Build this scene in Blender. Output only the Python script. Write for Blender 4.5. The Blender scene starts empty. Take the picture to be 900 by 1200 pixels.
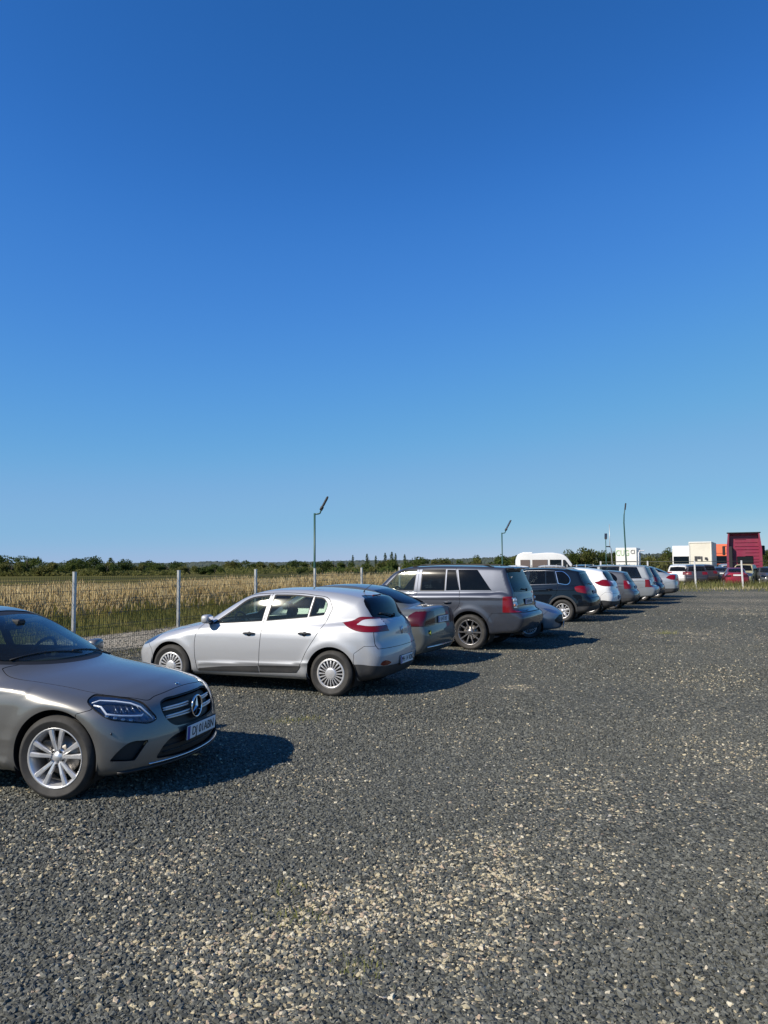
import bpy, bmesh, math, random, time
import numpy as np
from mathutils import Vector, Matrix
T0 = time.time()
R = math.radians
# ------------------------------------------------------------------ scene, camera, light
SC = bpy.context.scene
CAM_H = 1.82; FPX = 890.0; HOR = 661.0; ROLL = R(0.35)
cam_d = bpy.data.cameras.new('camera'); cam = bpy.data.objects.new('camera', cam_d)
SC.collection.objects.link(cam); SC.camera = cam
cam_d.sensor_fit = 'VERTICAL'; cam_d.sensor_height = 36.0; cam_d.lens = 36.0*FPX/1200.0
cam_d.clip_start = 0.05; cam_d.clip_end = 9000
PITCH = math.atan2(HOR-600, FPX)
cam.matrix_world = Matrix.Translation((0, 0, CAM_H)) @ Matrix.Rotation(math.pi/2+PITCH, 4, 'X') @ Matrix.Rotation(-ROLL, 4, 'Z')
SUN_AZ = R(212); SUN_EL = R(37)
W = bpy.data.worlds.new('World'); SC.world = W; W.use_nodes = True
nt = W.node_tree; bg = nt.nodes['Background']
sky = nt.nodes.new('ShaderNodeTexSky'); sky.sky_type = 'NISHITA'; sky.sun_disc = False
sky.sun_elevation = SUN_EL; sky.sun_rotation = math.pi/2 - SUN_AZ
sky.altitude = 0; sky.air_density = 1.0; sky.dust_density = 0.0; sky.ozone_density = 6.0
nt.links.new(sky.outputs[0], bg.inputs[0]); bg.inputs[1].default_value = 0.08
sd_ = bpy.data.lights.new('sun', 'SUN'); sun = bpy.data.objects.new('sun', sd_); SC.collection.objects.link(sun)
sd_.energy = 5.0; sd_.angle = R(0.55); sd_.color = (1.0, 0.91, 0.77)
sun.rotation_euler = Vector((math.cos(SUN_AZ)*math.cos(SUN_EL), math.sin(SUN_AZ)*math.cos(SUN_EL), math.sin(SUN_EL))).to_track_quat('Z', 'Y').to_euler()
SC.view_settings.view_transform = 'Standard'; SC.view_settings.look = 'None'
SC.view_settings.exposure = 0.32; SC.view_settings.gamma = 1.0

# ------------------------------------------------------------------ node helpers
def mat(name, col=(.5,.5,.5), rough=.5, metal=0., **kw):
    m = bpy.data.materials.new(name); m.use_nodes = True
    b = m.node_tree.nodes['Principled BSDF']
    b.inputs['Base Color'].default_value = (*col, 1); b.inputs['Roughness'].default_value = rough
    b.inputs['Metallic'].default_value = metal
    for k, v in kw.items():
        b.inputs[k.replace('_', ' ')].default_value = v
    return m
def N(m, t, **kw):
    n = m.node_tree.nodes.new(t)
    for k, v in kw.items(): setattr(n, k, v)
    return n
def LK(m, a, b): m.node_tree.links.new(a, b)
def ramp(m, fac, stops):
    r = N(m, 'ShaderNodeValToRGB'); e = r.color_ramp.elements
    while len(e) < len(stops): e.new(.5)
    for i, (p, c) in enumerate(stops):
        e[i].position = p; e[i].color = (*c, 1)
    if fac is not None: LK(m, fac, r.inputs[0])
    return r
def noise(m, vec, scale, detail=4, rough=.55, dist=0):
    n = N(m, 'ShaderNodeTexNoise'); n.inputs['Scale'].default_value = scale
    n.inputs['Detail'].default_value = detail; n.inputs['Roughness'].default_value = rough
    n.inputs['Distortion'].default_value = dist
    if vec is not None: LK(m, vec, n.inputs['Vector'])
    return n
def mixc(m, fac, a, b, mode='MIX'):
    n = N(m, 'ShaderNodeMix', data_type='RGBA', blend_type=mode)
    for s, v in ((0, fac), (6, a), (7, b)):
        if hasattr(v, 'is_output') or isinstance(v, bpy.types.NodeSocket): LK(m, v, n.inputs[s])
        elif s == 0: n.inputs[0].default_value = v
        else: n.inputs[s].default_value = (*v, 1)
    return n.outputs[2]
def mth(m, op, a, b=None, c=None, clamp=False):
    n = N(m, 'ShaderNodeMath', operation=op); n.use_clamp = clamp
    for i, v in enumerate((a, b, c)):
        if v is None: continue
        if isinstance(v, bpy.types.NodeSocket): LK(m, v, n.inputs[i])
        else: n.inputs[i].default_value = v
    return n.outputs[0]
def bsdf(m): return m.node_tree.nodes['Principled BSDF']
def dirty(m, base, amt=.35, scale=3., tint=(.30,.27,.22)):
    """dust and uneven colour on an existing material"""
    tc = N(m, 'ShaderNodeTexCoord'); n = noise(m, tc.outputs['Object'], scale, 6, .65)
    f = mth(m, 'MULTIPLY', mth(m, 'SUBTRACT', n.outputs[0], .42, clamp=True), amt*4, clamp=True)
    LK(m, mixc(m, f, base, tint), bsdf(m).inputs['Base Color'])
    return n

# ------------------------------------------------------------------ object helpers
COL = SC.collection
def tag(o, label=None, cat=None, group=None, kind=None):
    for k, v in (('label', label), ('category', cat), ('group', group), ('kind', kind)):
        if v: o[k] = v
    return o
def empty(name, loc=(0,0,0), rz=0., label=None, cat=None, group=None):
    o = bpy.data.objects.new(name, None); COL.objects.link(o); o.location = loc; o.rotation_euler = (0,0,rz)
    o.empty_display_size = .2
    return tag(o, label, cat, group)
def link_mesh(name, me, parent=None):
    o = bpy.data.objects.new(name, me); COL.objects.link(o)
    if parent is not None: o.parent = parent
    return o
def children(o): return [c for c in bpy.data.objects if c.parent == o]
KIDS = {}
def copy_tree(o, parent=None):
    c = o.copy(); COL.objects.link(c); c.parent = parent
    for ch in KIDS.get(o.name) or children(o): copy_tree(ch, c)
    return c

class MB:
    """collects simple shapes into ONE mesh"""
    def __init__(s): s.v = []; s.f = []; s.mi = []; s.sm = []
    def add(s, V, F, mi=0, smooth=False):
        o = len(s.v); s.v += [tuple(p) for p in V]
        for f in F: s.f.append([i+o for i in f]); s.mi.append(mi); s.sm.append(smooth)
        return s
    def box(s, c, d, mi=0, rot=None, taper=(1,1), bev=0):
        x, y, z = [k/2 for k in d]; tx, ty = taper
        if bev > 0:
            b = min(bev, x*.9, y*.9, z*.9); V = []
            for sz in (-1, 1):
                for (bx, bz) in (((0, b),) if sz < 0 else ((0, b),)):
                    pass
            # 24-vert bevelled box
            V = []; ids = {}
            for sx in (-1,1):
                for sy in (-1,1):
                    for sz in (-1,1):
                        for ax in range(3):
                            p = [sx*(x-b), sy*(y-b), sz*(z-b)]; p[ax] = (sx*x, sy*y, sz*z)[ax]
                            ids[(sx,sy,sz,ax)] = len(V); V.append(p)
            F = []
            for ax in range(3):
                o = [a for a in range(3) if a != ax]
                for sg in (-1,1):
                    q = []
                    for (p1, p2) in ((-1,-1),(1,-1),(1,1),(-1,1)):
                        k = [0,0,0]; k[ax] = sg; k[o[0]] = p1; k[o[1]] = p2; q.append(ids[(*k, ax)])
                    F.append(q)
            for ax in range(3):
                o = [a for a in range(3) if a != ax]
                for p1 in (-1,1):
                    for p2 in (-1,1):
                        q = []
                        for (sg, wh) in ((-1,0),(1,0),(1,1),(-1,1)):
                            k = [0,0,0]; k[ax] = sg; k[o[0]] = p1; k[o[1]] = p2; q.append(ids[(*k, o[wh])])
                        F.append(q)
            for sx in (-1,1):
                for sy in (-1,1):
                    for sz in (-1,1): F.append([ids[(sx,sy,sz,a)] for a in range(3)])
            V = np.array(V, float)
            top = V[:,2] > 0
            V[top,0] *= tx; V[top,1] *= ty
            cc = V.mean(0)
            G = []
            for f in F:
                n = np.cross(V[f[1]]-V[f[0]], V[f[2]]-V[f[0]])
                G.append(f if np.dot(n, V[f].mean(0)-cc) > 0 else f[::-1])
            F = G
        else:
            V = np.array([(-x,-y,-z),(x,-y,-z),(x,y,-z),(-x,y,-z),(-x*tx,-y*ty,z),(x*tx,-y*ty,z),(x*tx,y*ty,z),(-x*tx,y*ty,z)])
            F = [(0,3,2,1),(4,5,6,7),(0,1,5,4),(1,2,6,5),(2,3,7,6),(3,0,4,7)]
        if rot is not None: V = V @ np.array(rot.to_3x3() if hasattr(rot,'to_3x3') else rot).T
        return s.add(V+np.array(c), F, mi)
    def tube(s, pts, r, n=8, mi=0, caps=True, smooth=True):
        pts = [Vector(p) for p in pts]; rs = r if hasattr(r, '__len__') else [r]*len(pts)
        V = []; prev = None
        for i, p in enumerate(pts):
            d = (pts[min(i+1,len(pts)-1)]-pts[max(i-1,0)]).normalized()
            a = Vector((0,0,1)) if abs(d.z) < .9 else Vector((1,0,0))
            u = d.cross(a).normalized() if prev is None else (prev - d*prev.dot(d)).normalized()
            prev = u; w = d.cross(u)
            for k in range(n):
                t = 2*math.pi*k/n; V.append(p + (u*math.cos(t)+w*math.sin(t))*rs[i])
        F = []
        for i in range(len(pts)-1):
            for k in range(n):
                a = i*n+k; b = i*n+(k+1)%n; F.append((a, b, b+n, a+n))
        s.add(V, F, mi, smooth)
        if caps:
            o = len(s.v)-len(V)
            s.f.append([o+k for k in range(n)][::-1]); s.mi.append(mi); s.sm.append(False)
            s.f.append([o+(len(pts)-1)*n+k for k in range(n)]); s.mi.append(mi); s.sm.append(False)
        return s
    def lathe(s, prof, c=(0,0,0), axis='Y', n=32, mi=0, smooth=True, closed=False):
        """prof: (radius, along) pairs"""
        V = []; m = len(prof)
        for k in range(n):
            t = 2*math.pi*k/n; ct, st = math.cos(t), math.sin(t)
            for (r, a) in prof:
                V.append((c[0]+r*ct, c[1]+a, c[2]+r*st) if axis == 'Y' else ((c[0]+r*ct, c[1]+r*st, c[2]+a) if axis == 'Z' else (c[0]+a, c[1]+r*ct, c[2]+r*st)))
        F = []
        for k in range(n):
            for j in range(m if closed else m-1):
                a = k*m+j; b = ((k+1)%n)*m+j; a2 = k*m+(j+1)%m; b2 = ((k+1)%n)*m+(j+1)%m
                F.append((a, a2, b2, b) if axis != 'Z' else (a, b, b2, a2))
        return s.add(V, F, mi, smooth)
    def blob(s, c, d, p=2.6, n=10, mi=0, rot=None):
        V = []; F = []; m = n*2; f = lambda a: math.copysign(abs(a)**(2/p), a)
        for i in range(n+1):
            la = -math.pi/2+math.pi*i/n
            for k in range(m):
                lo = 2*math.pi*k/m; V.append((d[0]/2*f(math.cos(la))*f(math.cos(lo)), d[1]/2*f(math.cos(la))*f(math.sin(lo)), d[2]/2*f(math.sin(la))))
        for i in range(n):
            for k in range(m): F.append((i*m+k, i*m+(k+1)%m, (i+1)*m+(k+1)%m, (i+1)*m+k))
        V = np.array(V)
        if rot is not None: V = V @ np.array(rot).T
        return s.add(V+np.array(c), F, mi, True)
    def prism(s, poly, d, mi=0, fn=None):
        """poly in (a,b), extruded along third axis c from d0 to d1; fn maps (a,b,c)->xyz"""
        fn = fn or (lambda a, b, c: (a, c, b)); n = len(poly)
        V = [fn(a, b, d[0]) for a, b in poly] + [fn(a, b, d[1]) for a, b in poly]
        F = [list(range(n)), list(range(n, 2*n))[::-1]] + [(i, i+n, (i+1)%n+n, (i+1)%n) for i in range(n)]
        return s.add(V, F, mi)
    def mesh(s, name, mats):
        me = bpy.data.meshes.new(name); me.from_pydata(s.v, [], s.f)
        for m in (mats if isinstance(mats, (list, tuple)) else [mats]): me.materials.append(m)
        me.polygons.foreach_set('material_index', s.mi); me.polygons.foreach_set('use_smooth', s.sm)
        me.update(); return me
    def build(s, name, mats, parent=None): return link_mesh(name, s.mesh(name, mats), parent)
def np_mesh(name, V, F, mats, mi=None, normals=None, smooth=True):
    me = bpy.data.meshes.new(name); V = np.asarray(V, np.float32); F = np.asarray(F, np.int32); k = F.shape[1]
    me.vertices.add(len(V)); me.vertices.foreach_set('co', V.ravel())
    me.loops.add(F.size); me.loops.foreach_set('vertex_index', F.ravel())
    me.polygons.add(len(F)); me.polygons.foreach_set('loop_start', np.arange(0, F.size, k, dtype=np.int32))
    for m in (mats if isinstance(mats, (list, tuple)) else [mats]): me.materials.append(m)
    if mi is not None: me.polygons.foreach_set('material_index', np.asarray(mi, np.int32))
    me.polygons.foreach_set('use_smooth', np.full(len(F), smooth))
    me.update(calc_edges=True); me.validate()
    if normals is not None and len(me.vertices) == len(normals):
        me.normals_split_custom_set_from_vertices(np.asarray(normals, np.float32))
    return me
# ------------------------------------------------------------------ car body engine: a distance field per car, meshed and cut into panels
def crv(pts, closed=True, n=6):
    """Catmull-Rom through points; a third value 1 marks a sharp corner"""
    P = [np.array(p[:2], float) for p in pts]; S = [len(p) > 2 and p[2] for p in pts]; m = len(P); out = []
    rng = range(m if closed else m-1)
    for i in rng:
        j = (i+1) % m
        p1, p2 = P[i], P[j]
        p0 = P[i-1] if (closed or i > 0) else p1
        p3 = P[(j+1) % m] if (closed or j < m-1) else p2
        L = np.linalg.norm(p2-p1)+1e-9
        d0 = np.linalg.norm(p1-p0)+1e-9; d2 = np.linalg.norm(p3-p2)+1e-9
        m1 = (p2-p1)/L if (S[i] or d0 < 1e-6) else ((p1-p0)/d0*L+(p2-p1)/L*d0)/(d0+L)
        m2 = (p2-p1)/L if (S[j] or d2 < 1e-6) else ((p2-p1)/L*d2+(p3-p2)/d2*L)/(L+d2)
        for k in range(n):
            t = k/n; h = (2*t**3-3*t*t+1, t**3-2*t*t+t, -2*t**3+3*t*t, t**3-t*t)
            out.append(h[0]*p1+h[1]*m1*L+h[2]*p2+h[3]*m2*L)
    if not closed: out.append(P[-1])
    return np.array(out)
def sdpoly(Q, poly, closed=True):
    """signed distance (negative inside) of points Q (n,2) to polygon"""
    Q = np.asarray(Q, float); out = np.empty(len(Q)); A = poly if closed else poly[:-1]; B = np.roll(poly, -1, 0) if closed else poly[1:]
    E_ = B-A; LL = (E_**2).sum(1)+1e-12
    for s in range(0, len(Q), 20000):
        q = Q[s:s+20000]; w = q[:, None, :]-A[None]
        t = np.clip((w*E_[None]).sum(2)/LL, 0, 1)
        d2 = ((w-t[..., None]*E_[None])**2).sum(2).min(1); d = np.sqrt(d2)
        if closed:
            c1 = q[:, None, 1] >= A[None, :, 1]; c2 = q[:, None, 1] < B[None, :, 1]
            cr = E_[None, :, 0]*w[..., 1]-E_[None, :, 1]*w[..., 0]
            wn = ((c1 & c2 & (cr > 0)).sum(1)-((~c1) & (~c2) & (cr < 0)).sum(1))
            d = np.where(wn != 0, -d, d)
        out[s:s+20000] = d
    return out
def smax(a, b, k):
    h = np.clip(.5+.5*(a-b)/k, 0, 1); return b+(a-b)*h+k*h*(1-h)
def smin(a, b, k): return -smax(-a, -b, k)
def sstep(a, b, x):
    t = np.clip((x-a)/(b-a), 0, 1); return t*t*(3-2*t)
class Grid2:
    """2-D distance table with bilinear lookup: makes field evaluation fast"""
    def __init__(s, poly, h=.02, pad=.5):
        s.lo = poly.min(0)-pad; hi = poly.max(0)+pad; s.h = h
        s.n = np.ceil((hi-s.lo)/h).astype(int)+1
        gx, gy = np.meshgrid(s.lo[0]+h*np.arange(s.n[0]), s.lo[1]+h*np.arange(s.n[1]), indexing='ij')
        # coarse everywhere, exact near outline
        s.t = sdpoly(np.stack([gx.ravel(), gy.ravel()], 1), poly).reshape(s.n)
    def __call__(s, x, y):
        u = np.clip((x-s.lo[0])/s.h, 0, s.n[0]-1.001); v = np.clip((y-s.lo[1])/s.h, 0, s.n[1]-1.001)
        i = u.astype(int); j = v.astype(int); a = u-i; b = v-j; t = s.t
        return (t[i,j]*(1-a)+t[i+1,j]*a)*(1-b)+(t[i,j+1]*(1-a)+t[i+1,j+1]*a)*b
def pchip(xs, ys):
    xs = np.array(xs, float); ys = np.array(ys, float); h = np.diff(xs); d = np.diff(ys)/h
    m = np.zeros(len(xs)); m[0] = d[0]; m[-1] = d[-1]
    for i in range(1, len(xs)-1):
        if d[i-1]*d[i] > 0: m[i] = 2*d[i-1]*d[i]/(d[i-1]+d[i])
    def f(x):
        x = np.clip(x, xs[0], xs[-1]); i = np.clip(np.searchsorted(xs, x, side='right')-1, 0, len(h)-1)
        t = (x-xs[i])/h[i]
        return ((2*t**3-3*t*t+1)*ys[i]+(t**3-2*t*t+t)*h[i]*m[i]+(-2*t**3+3*t*t)*ys[i+1]+(t**3-t*t)*h[i]*m[i+1])
    return f
class Body:
    """c: dict with side, gh (greenhouse) outlines in (x,z); w: plan half width by x; sec: inset by z; etc."""
    def __init__(s, c):
        s.c = c; s.side = Grid2(crv(c['side'])); s.gh = Grid2(crv(c['gh'])) if c.get('gh') else None
        s.w = pchip(*zip(*c['w'])); s.sec = pchip(*zip(*c['sec'])); s.gw = pchip(*zip(*c['gw'])) if c.get('gw') else None
        s.gwx = pchip(*zip(*c['gwx'])) if c.get('gwx') else None
        s.cr = [(crv(p, False, 4), a, w, z) for p, a, w, z in c.get('creases', [])]
    def f(s, P):
        c = s.c; x, y, z = P[:,0], np.abs(P[:,1]), P[:,2]; hw = c['hw']; q = y/hw
        bf, pf, br, pr = c.get('bow', (.22, 2.6, .14, 2.8)); xf, xr = c['xf'], c['xr']; xm = (xf+xr)/2
        q2 = np.minimum(q, 1.1)
        xb = x + bf*q2**pf*sstep(xm, xf-.2, x) - br*q2**pr*sstep(xm, xr+.2, x)
        zb = z + c.get('crown', .05)*q2**2*sstep(.4, .9, z)
        ds = s.side(xb, zb)
        dw = y-(s.w(x)-s.sec(z))
        for (poly, a, wd, zz) in s.cr:
            m = (dw > -.25) & (dw < .25)
            d = np.full(len(x), 9.)
            if m.any(): d[m] = sdpoly(np.stack([x[m], z[m]], 1), poly, False)
            dw = dw - a*np.clip(1-d/wd, 0, 1)**1.3
        for (wx, wz, R0, a) in c.get('flare', []):
            r = np.hypot(x-wx, z-wz); dw = dw - a*np.exp(-((r-R0)/.07)**2)
        L = smax(ds, dw, c.get('rL', .09))
        if s.gh is not None:
            gbf, gbr = c.get('gbow', (.20, .10)); gc = c.get('gcrown', .06); xg = c.get('gx', (c['gxf'], c['gxr']))
            xm2 = (xg[0]+xg[1])/2
            xx = x + gbf*q2**2.2*sstep(xm2, xg[0]-.3, x) - gbr*q2**2.2*sstep(xm2, xg[1]+.3, x)
            dg = s.gh(xx, z+gc*q2**2)
            gw = s.gw(z) - (s.gwx(x) if s.gwx else 0)
            dgw = (y-gw)*.95
            G = smax(dg, dgw, c.get('rG', .07))
            L = smin(L, G, c.get('rJ', .02))
        return L
    def grad(s, P, e=.004):
        G = np.empty_like(P)
        for k in range(3):
            d = np.zeros(3); d[k] = e; G[:, k] = (s.f(P+d)-s.f(P-d))/(2*e)
        return G
    def mesh(s, h):
        c = s.c
        lo = np.array([c['xr']-.25, -h*1.5, .05]); hi = np.array([c['xf']+.25, c['hw']+.15, c['H']+.12])
        n = np.ceil((hi-lo)/h).astype(int)+1
        ax = [lo[k]+h*np.arange(n[k]) for k in range(3)]
        X, Y, Z = np.meshgrid(*ax, indexing='ij'); P = np.stack([X.ravel(), Y.ravel(), Z.ravel()], 1)
        F = s.f(P).reshape(n)
        ins = F < 0
        i, j, k = np.meshgrid(*[np.arange(m-1) for m in n], indexing='ij')
        cnt = np.zeros(n-1, int); acc = np.zeros((*(n-1), 3)); ne = np.zeros(n-1)
        sl = lambda o: tuple(slice(a, n[q]-1+a) for q, a in enumerate(o))
        for o in [(a,b,c_) for a in (0,1) for b in (0,1) for c_ in (0,1)]: cnt += ins[sl(o)]
        act = (cnt > 0) & (cnt < 8)
        for o in [(a,b,c_) for a in (0,1) for b in (0,1) for c_ in (0,1)]:
            for d in range(3):
                if o[d]: continue
                o2 = list(o); o2[d] = 1; f0 = F[sl(o)]; f1 = F[sl(tuple(o2))]
                m = (f0 < 0) != (f1 < 0); t = np.where(m, f0/(f0-f1+1e-20), 0)
                for q in range(3): acc[..., q] += np.where(m, o[q]+(t if q == d else 0), 0)
                ne += m
        idx = -np.ones(n-1, int); idx[act] = np.arange(act.sum())
        V = (np.stack([i[act], j[act], k[act]], 1)+acc[act]/ne[act][:, None])*h+lo
        quads = []
        for d in range(3):
            u, v = (d+1) % 3, (d+2) % 3
            a = [slice(1, n[q]-1) for q in range(3)]; a[d] = slice(0, n[d]-1); b = list(a); b[d] = slice(1, n[d])
            m = ins[tuple(a)] != ins[tuple(b)]; w = np.argwhere(m); off = np.array([1,1,1]); off[d] = 0; w = w+off
            sgn = ins[tuple(a)][m]
            def ix(du, dv):
                q = w.copy(); q[:, u] -= du; q[:, v] -= dv; return idx[q[:,0], q[:,1], q[:,2]]
            Q = np.stack([ix(0,0), ix(1,0), ix(1,1), ix(0,1)], 1); Q[~sgn] = Q[~sgn][:, ::-1]; quads.append(Q)
        Q = np.concatenate(quads)
        V = s.snap(V, 3)
        d1 = np.linalg.norm(V[Q[:,0]]-V[Q[:,2]], axis=1); d2 = np.linalg.norm(V[Q[:,1]]-V[Q[:,3]], axis=1); m = (d1 < d2)[:, None]
        T = np.concatenate([np.where(m, Q[:, [0,1,2]], Q[:, [0,1,3]]), np.where(m, Q[:, [0,2,3]], Q[:, [1,2,3]])])
        return V, T
    def snap(s, V, it=2):
        for _ in range(it):
            f = s.f(V); g = s.grad(V); V = V-(f/np.maximum((g**2).sum(1), .25))[:, None]*g*.9
        return V
    # probes
    def x_at(s, y, z, side=1, lo=None):
        """outermost x (front if side>0, rear if <0) of the body at (y,z)"""
        xs = np.linspace((s.c['xf']+.3) if side > 0 else s.c['xr']-.3, (s.c['xf']+s.c['xr'])/2 if lo is None else lo, 400)
        f = s.f(np.stack([xs, np.full_like(xs, y), np.full_like(xs, z)], 1)); i = np.argmax(f < 0)
        return xs[i-1]+(xs[i]-xs[i-1])*f[i-1]/(f[i-1]-f[i])
    def y_at(s, x, z):
        ys = np.linspace(s.c['hw']+.2, 0, 300); f = s.f(np.stack([np.full_like(ys, x), ys, np.full_like(ys, z)], 1)); i = np.argmax(f < 0)
        return ys[i-1]+(ys[i]-ys[i-1])*f[i-1]/(f[i-1]-f[i])
    def z_at(s, x, y):
        zs = np.linspace(s.c['H']+.2, .2, 400); f = s.f(np.stack([np.full_like(zs, x), np.full_like(zs, y), zs], 1)); i = np.argmax(f < 0)
        return zs[i-1]+(zs[i]-zs[i-1])*f[i-1]/(f[i-1]-f[i])
class Cutter:
    def __init__(s, body, h):
        s.b = body; s.V, s.T = body.mesh(h); s.L = np.zeros(len(s.T), int); s.names = ['body']
        s.clip(s.V[:,1]); k = s.V[s.T].mean(1)[:,1] > 0; s.T = s.T[k]; s.L = s.L[k]
        s.V[np.abs(s.V[:,1]) < 1e-4, 1] = 0
    def clip(s, g, eps=1e-5):
        g = np.where(np.abs(g) < eps, eps, g); T = s.T; sg = g[T] > 0; n = sg.sum(1); cr = (n == 1) | (n == 2)
        if not cr.any(): return g
        C = T[cr]; sc = sg[cr]; lone = np.where((sc.sum(1) == 1)[:, None], sc, ~sc).argmax(1); r = np.arange(len(C))
        a = C[r, lone]; b = C[r, (lone+1) % 3]; c = C[r, (lone+2) % 3]
        def en(p, q): return np.stack([np.minimum(p, q), np.maximum(p, q)], 1)
        E_ = np.concatenate([en(a, b), en(a, c)]); U, inv = np.unique(E_, axis=0, return_inverse=True); inv = inv.ravel()
        t = g[U[:,0]]/(g[U[:,0]]-g[U[:,1]]); NV = s.V[U[:,0]]*(1-t)[:, None]+s.V[U[:,1]]*t[:, None]
        o = len(s.V); s.V = np.concatenate([s.V, NV]); m = len(C); ab = inv[:m]+o; ac = inv[m:]+o
        s.T = np.concatenate([T[~cr], np.stack([a, ab, ac], 1), np.stack([ab, b, c], 1), np.stack([ab, c, ac], 1)])
        l = s.L[cr]; s.L = np.concatenate([s.L[~cr], l, l, l])
        return np.concatenate([g, np.full(len(NV), 0.)])
    def uv(s, proj):
        V = s.V
        if proj == 'side': return V[:, [0, 2]]
        if proj == 'end': return V[:, [1, 2]]
        if proj == 'top': return V[:, [0, 1]]
        c, sn = math.cos(proj), math.sin(proj)   # oblique: across-direction seen from azimuth proj
        return np.stack([V[:,0]*sn-V[:,1]*c, V[:,2]], 1)
    def idl(s, name):
        if name not in s.names: s.names.append(name)
        return s.names.index(name)
    def facedata(s):
        A = s.V[s.T]; C = A.mean(1); n = np.cross(A[:,1]-A[:,0], A[:,2]-A[:,0]); n /= np.linalg.norm(n, axis=1)[:, None]+1e-12
        return C, n
    def cut(s, name, poly, proj='side', mask=None, gap=0., seam='seam', only=None, smooth=True, n=5, raw=False):
        P = crv(poly, True, n) if not raw else np.array(poly, float)
        for off, nm in (((gap/2, seam), (-gap/2, name)) if gap > 0 else ((0., name),)):
            uv = s.uv(proj); lo = P.min(0)-.15; hi = P.max(0)+.15
            near = ((uv > lo) & (uv < hi)).all(1); g = np.full(len(s.V), 1.)
            if near.any(): g[near] = sdpoly(uv[near], P)
            g = g-off
            s.clip(g)
            C, nn = s.facedata(); V0 = s.V; uvc = None
            cv = np.stack({'side': (C[:,0], C[:,2]), 'end': (C[:,1], C[:,2]), 'top': (C[:,0], C[:,1])}[proj], 1) if isinstance(proj, str) else \
                np.stack([C[:,0]*math.sin(proj)-C[:,1]*math.cos(proj), C[:,2]], 1)
            nr = ((cv > lo) & (cv < hi)).all(1); ins = np.zeros(len(C), bool)
            if nr.any(): ins[nr] = sdpoly(cv[nr], P) < off
            if mask is not None: ins &= mask(C, nn)
            if only: ins &= np.isin(s.L, [s.idl(o) for o in only]+([s.idl(seam)] if gap > 0 and nm == name else []))
            if nm == seam:
                pass
            s.L[ins] = s.idl(nm)
    def finish(s, disp={}, mirror_join=()):
        """returns {label: (V, T, normals)} for the +y half, re-projected to the true surface"""
        s.V[:, 1] = np.maximum(s.V[:,1], 0); y0 = s.V[:,1] < 1e-6
        V = s.b.snap(s.V, 1); V[y0, 1] = 0; g = s.b.grad(V, .006); g /= np.linalg.norm(g, axis=1)[:, None]+1e-9
        g[y0, 1] = 0; out = {}
        for i, nm in enumerate(s.names):
            t = s.T[s.L == i]
            if not len(t): continue
            u, inv = np.unique(t, return_inverse=True)
            out[nm] = (V[u], inv.reshape(t.shape), g[u])
        return out
def mirrored(p): return p[0]*np.array([1,-1,1]), p[1][:, ::-1], p[2]*np.array([1,-1,1])
def joined(p):
    V, T, Nn = p; m = V[:,1] < 1e-6; idx = np.empty(len(V), int); idx[m] = np.where(m)[0]; idx[~m] = len(V)+np.arange((~m).sum())
    V2 = np.concatenate([V, V[~m]*np.array([1,-1,1])]); N2 = np.concatenate([Nn, Nn[~m]*np.array([1,-1,1])])
    return V2, np.concatenate([T, idx[T][:, ::-1]]), N2
def shell(p, t, off=0.):
    """outer skin, inner skin t below it and rims along the open edges; material slots 0 outer, 1 inner and rim"""
    V, T, n = p; V = V+n*off
    E_ = np.concatenate([T[:, [0,1]], T[:, [1,2]], T[:, [2,0]]]); key = np.minimum(E_[:,0], E_[:,1])*10**7+np.maximum(E_[:,0], E_[:,1])
    u, first, c = np.unique(key, return_index=True, return_counts=True); B = E_[first[c == 1]]
    a, b = B[:,0], B[:,1]; Vi = V-n*t; e = V[b]-V[a]; rn = np.cross(e, n[a]); rn /= np.linalg.norm(rn, axis=1)[:, None]+1e-9
    k = len(B); o = 2*len(V)
    RV = np.concatenate([V[a], V[b], Vi[b], Vi[a]]); r = np.arange(k)
    RT = np.concatenate([np.stack([o+r+k, o+r, o+r+3*k], 1), np.stack([o+r+k, o+r+3*k, o+r+2*k], 1)])
    VV = np.concatenate([V, Vi, RV]); TT = np.concatenate([T, T[:, ::-1]+len(V), RT]); NN = np.concatenate([n, -n, np.tile(rn, (4, 1))])
    mi = np.concatenate([np.zeros(len(T), int), np.ones(len(T)+len(RT), int)])
    return VV, TT, NN, mi
def panel(name, p, mats, parent, t=.012, off=0.):
    VV, TT, NN, mi = shell(p, t, off)
    ms = mats if isinstance(mats, (list, tuple)) else [mats, mats]
    return link_mesh(name, np_mesh(name, VV, TT, list(ms), mi, NN), parent)
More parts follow.
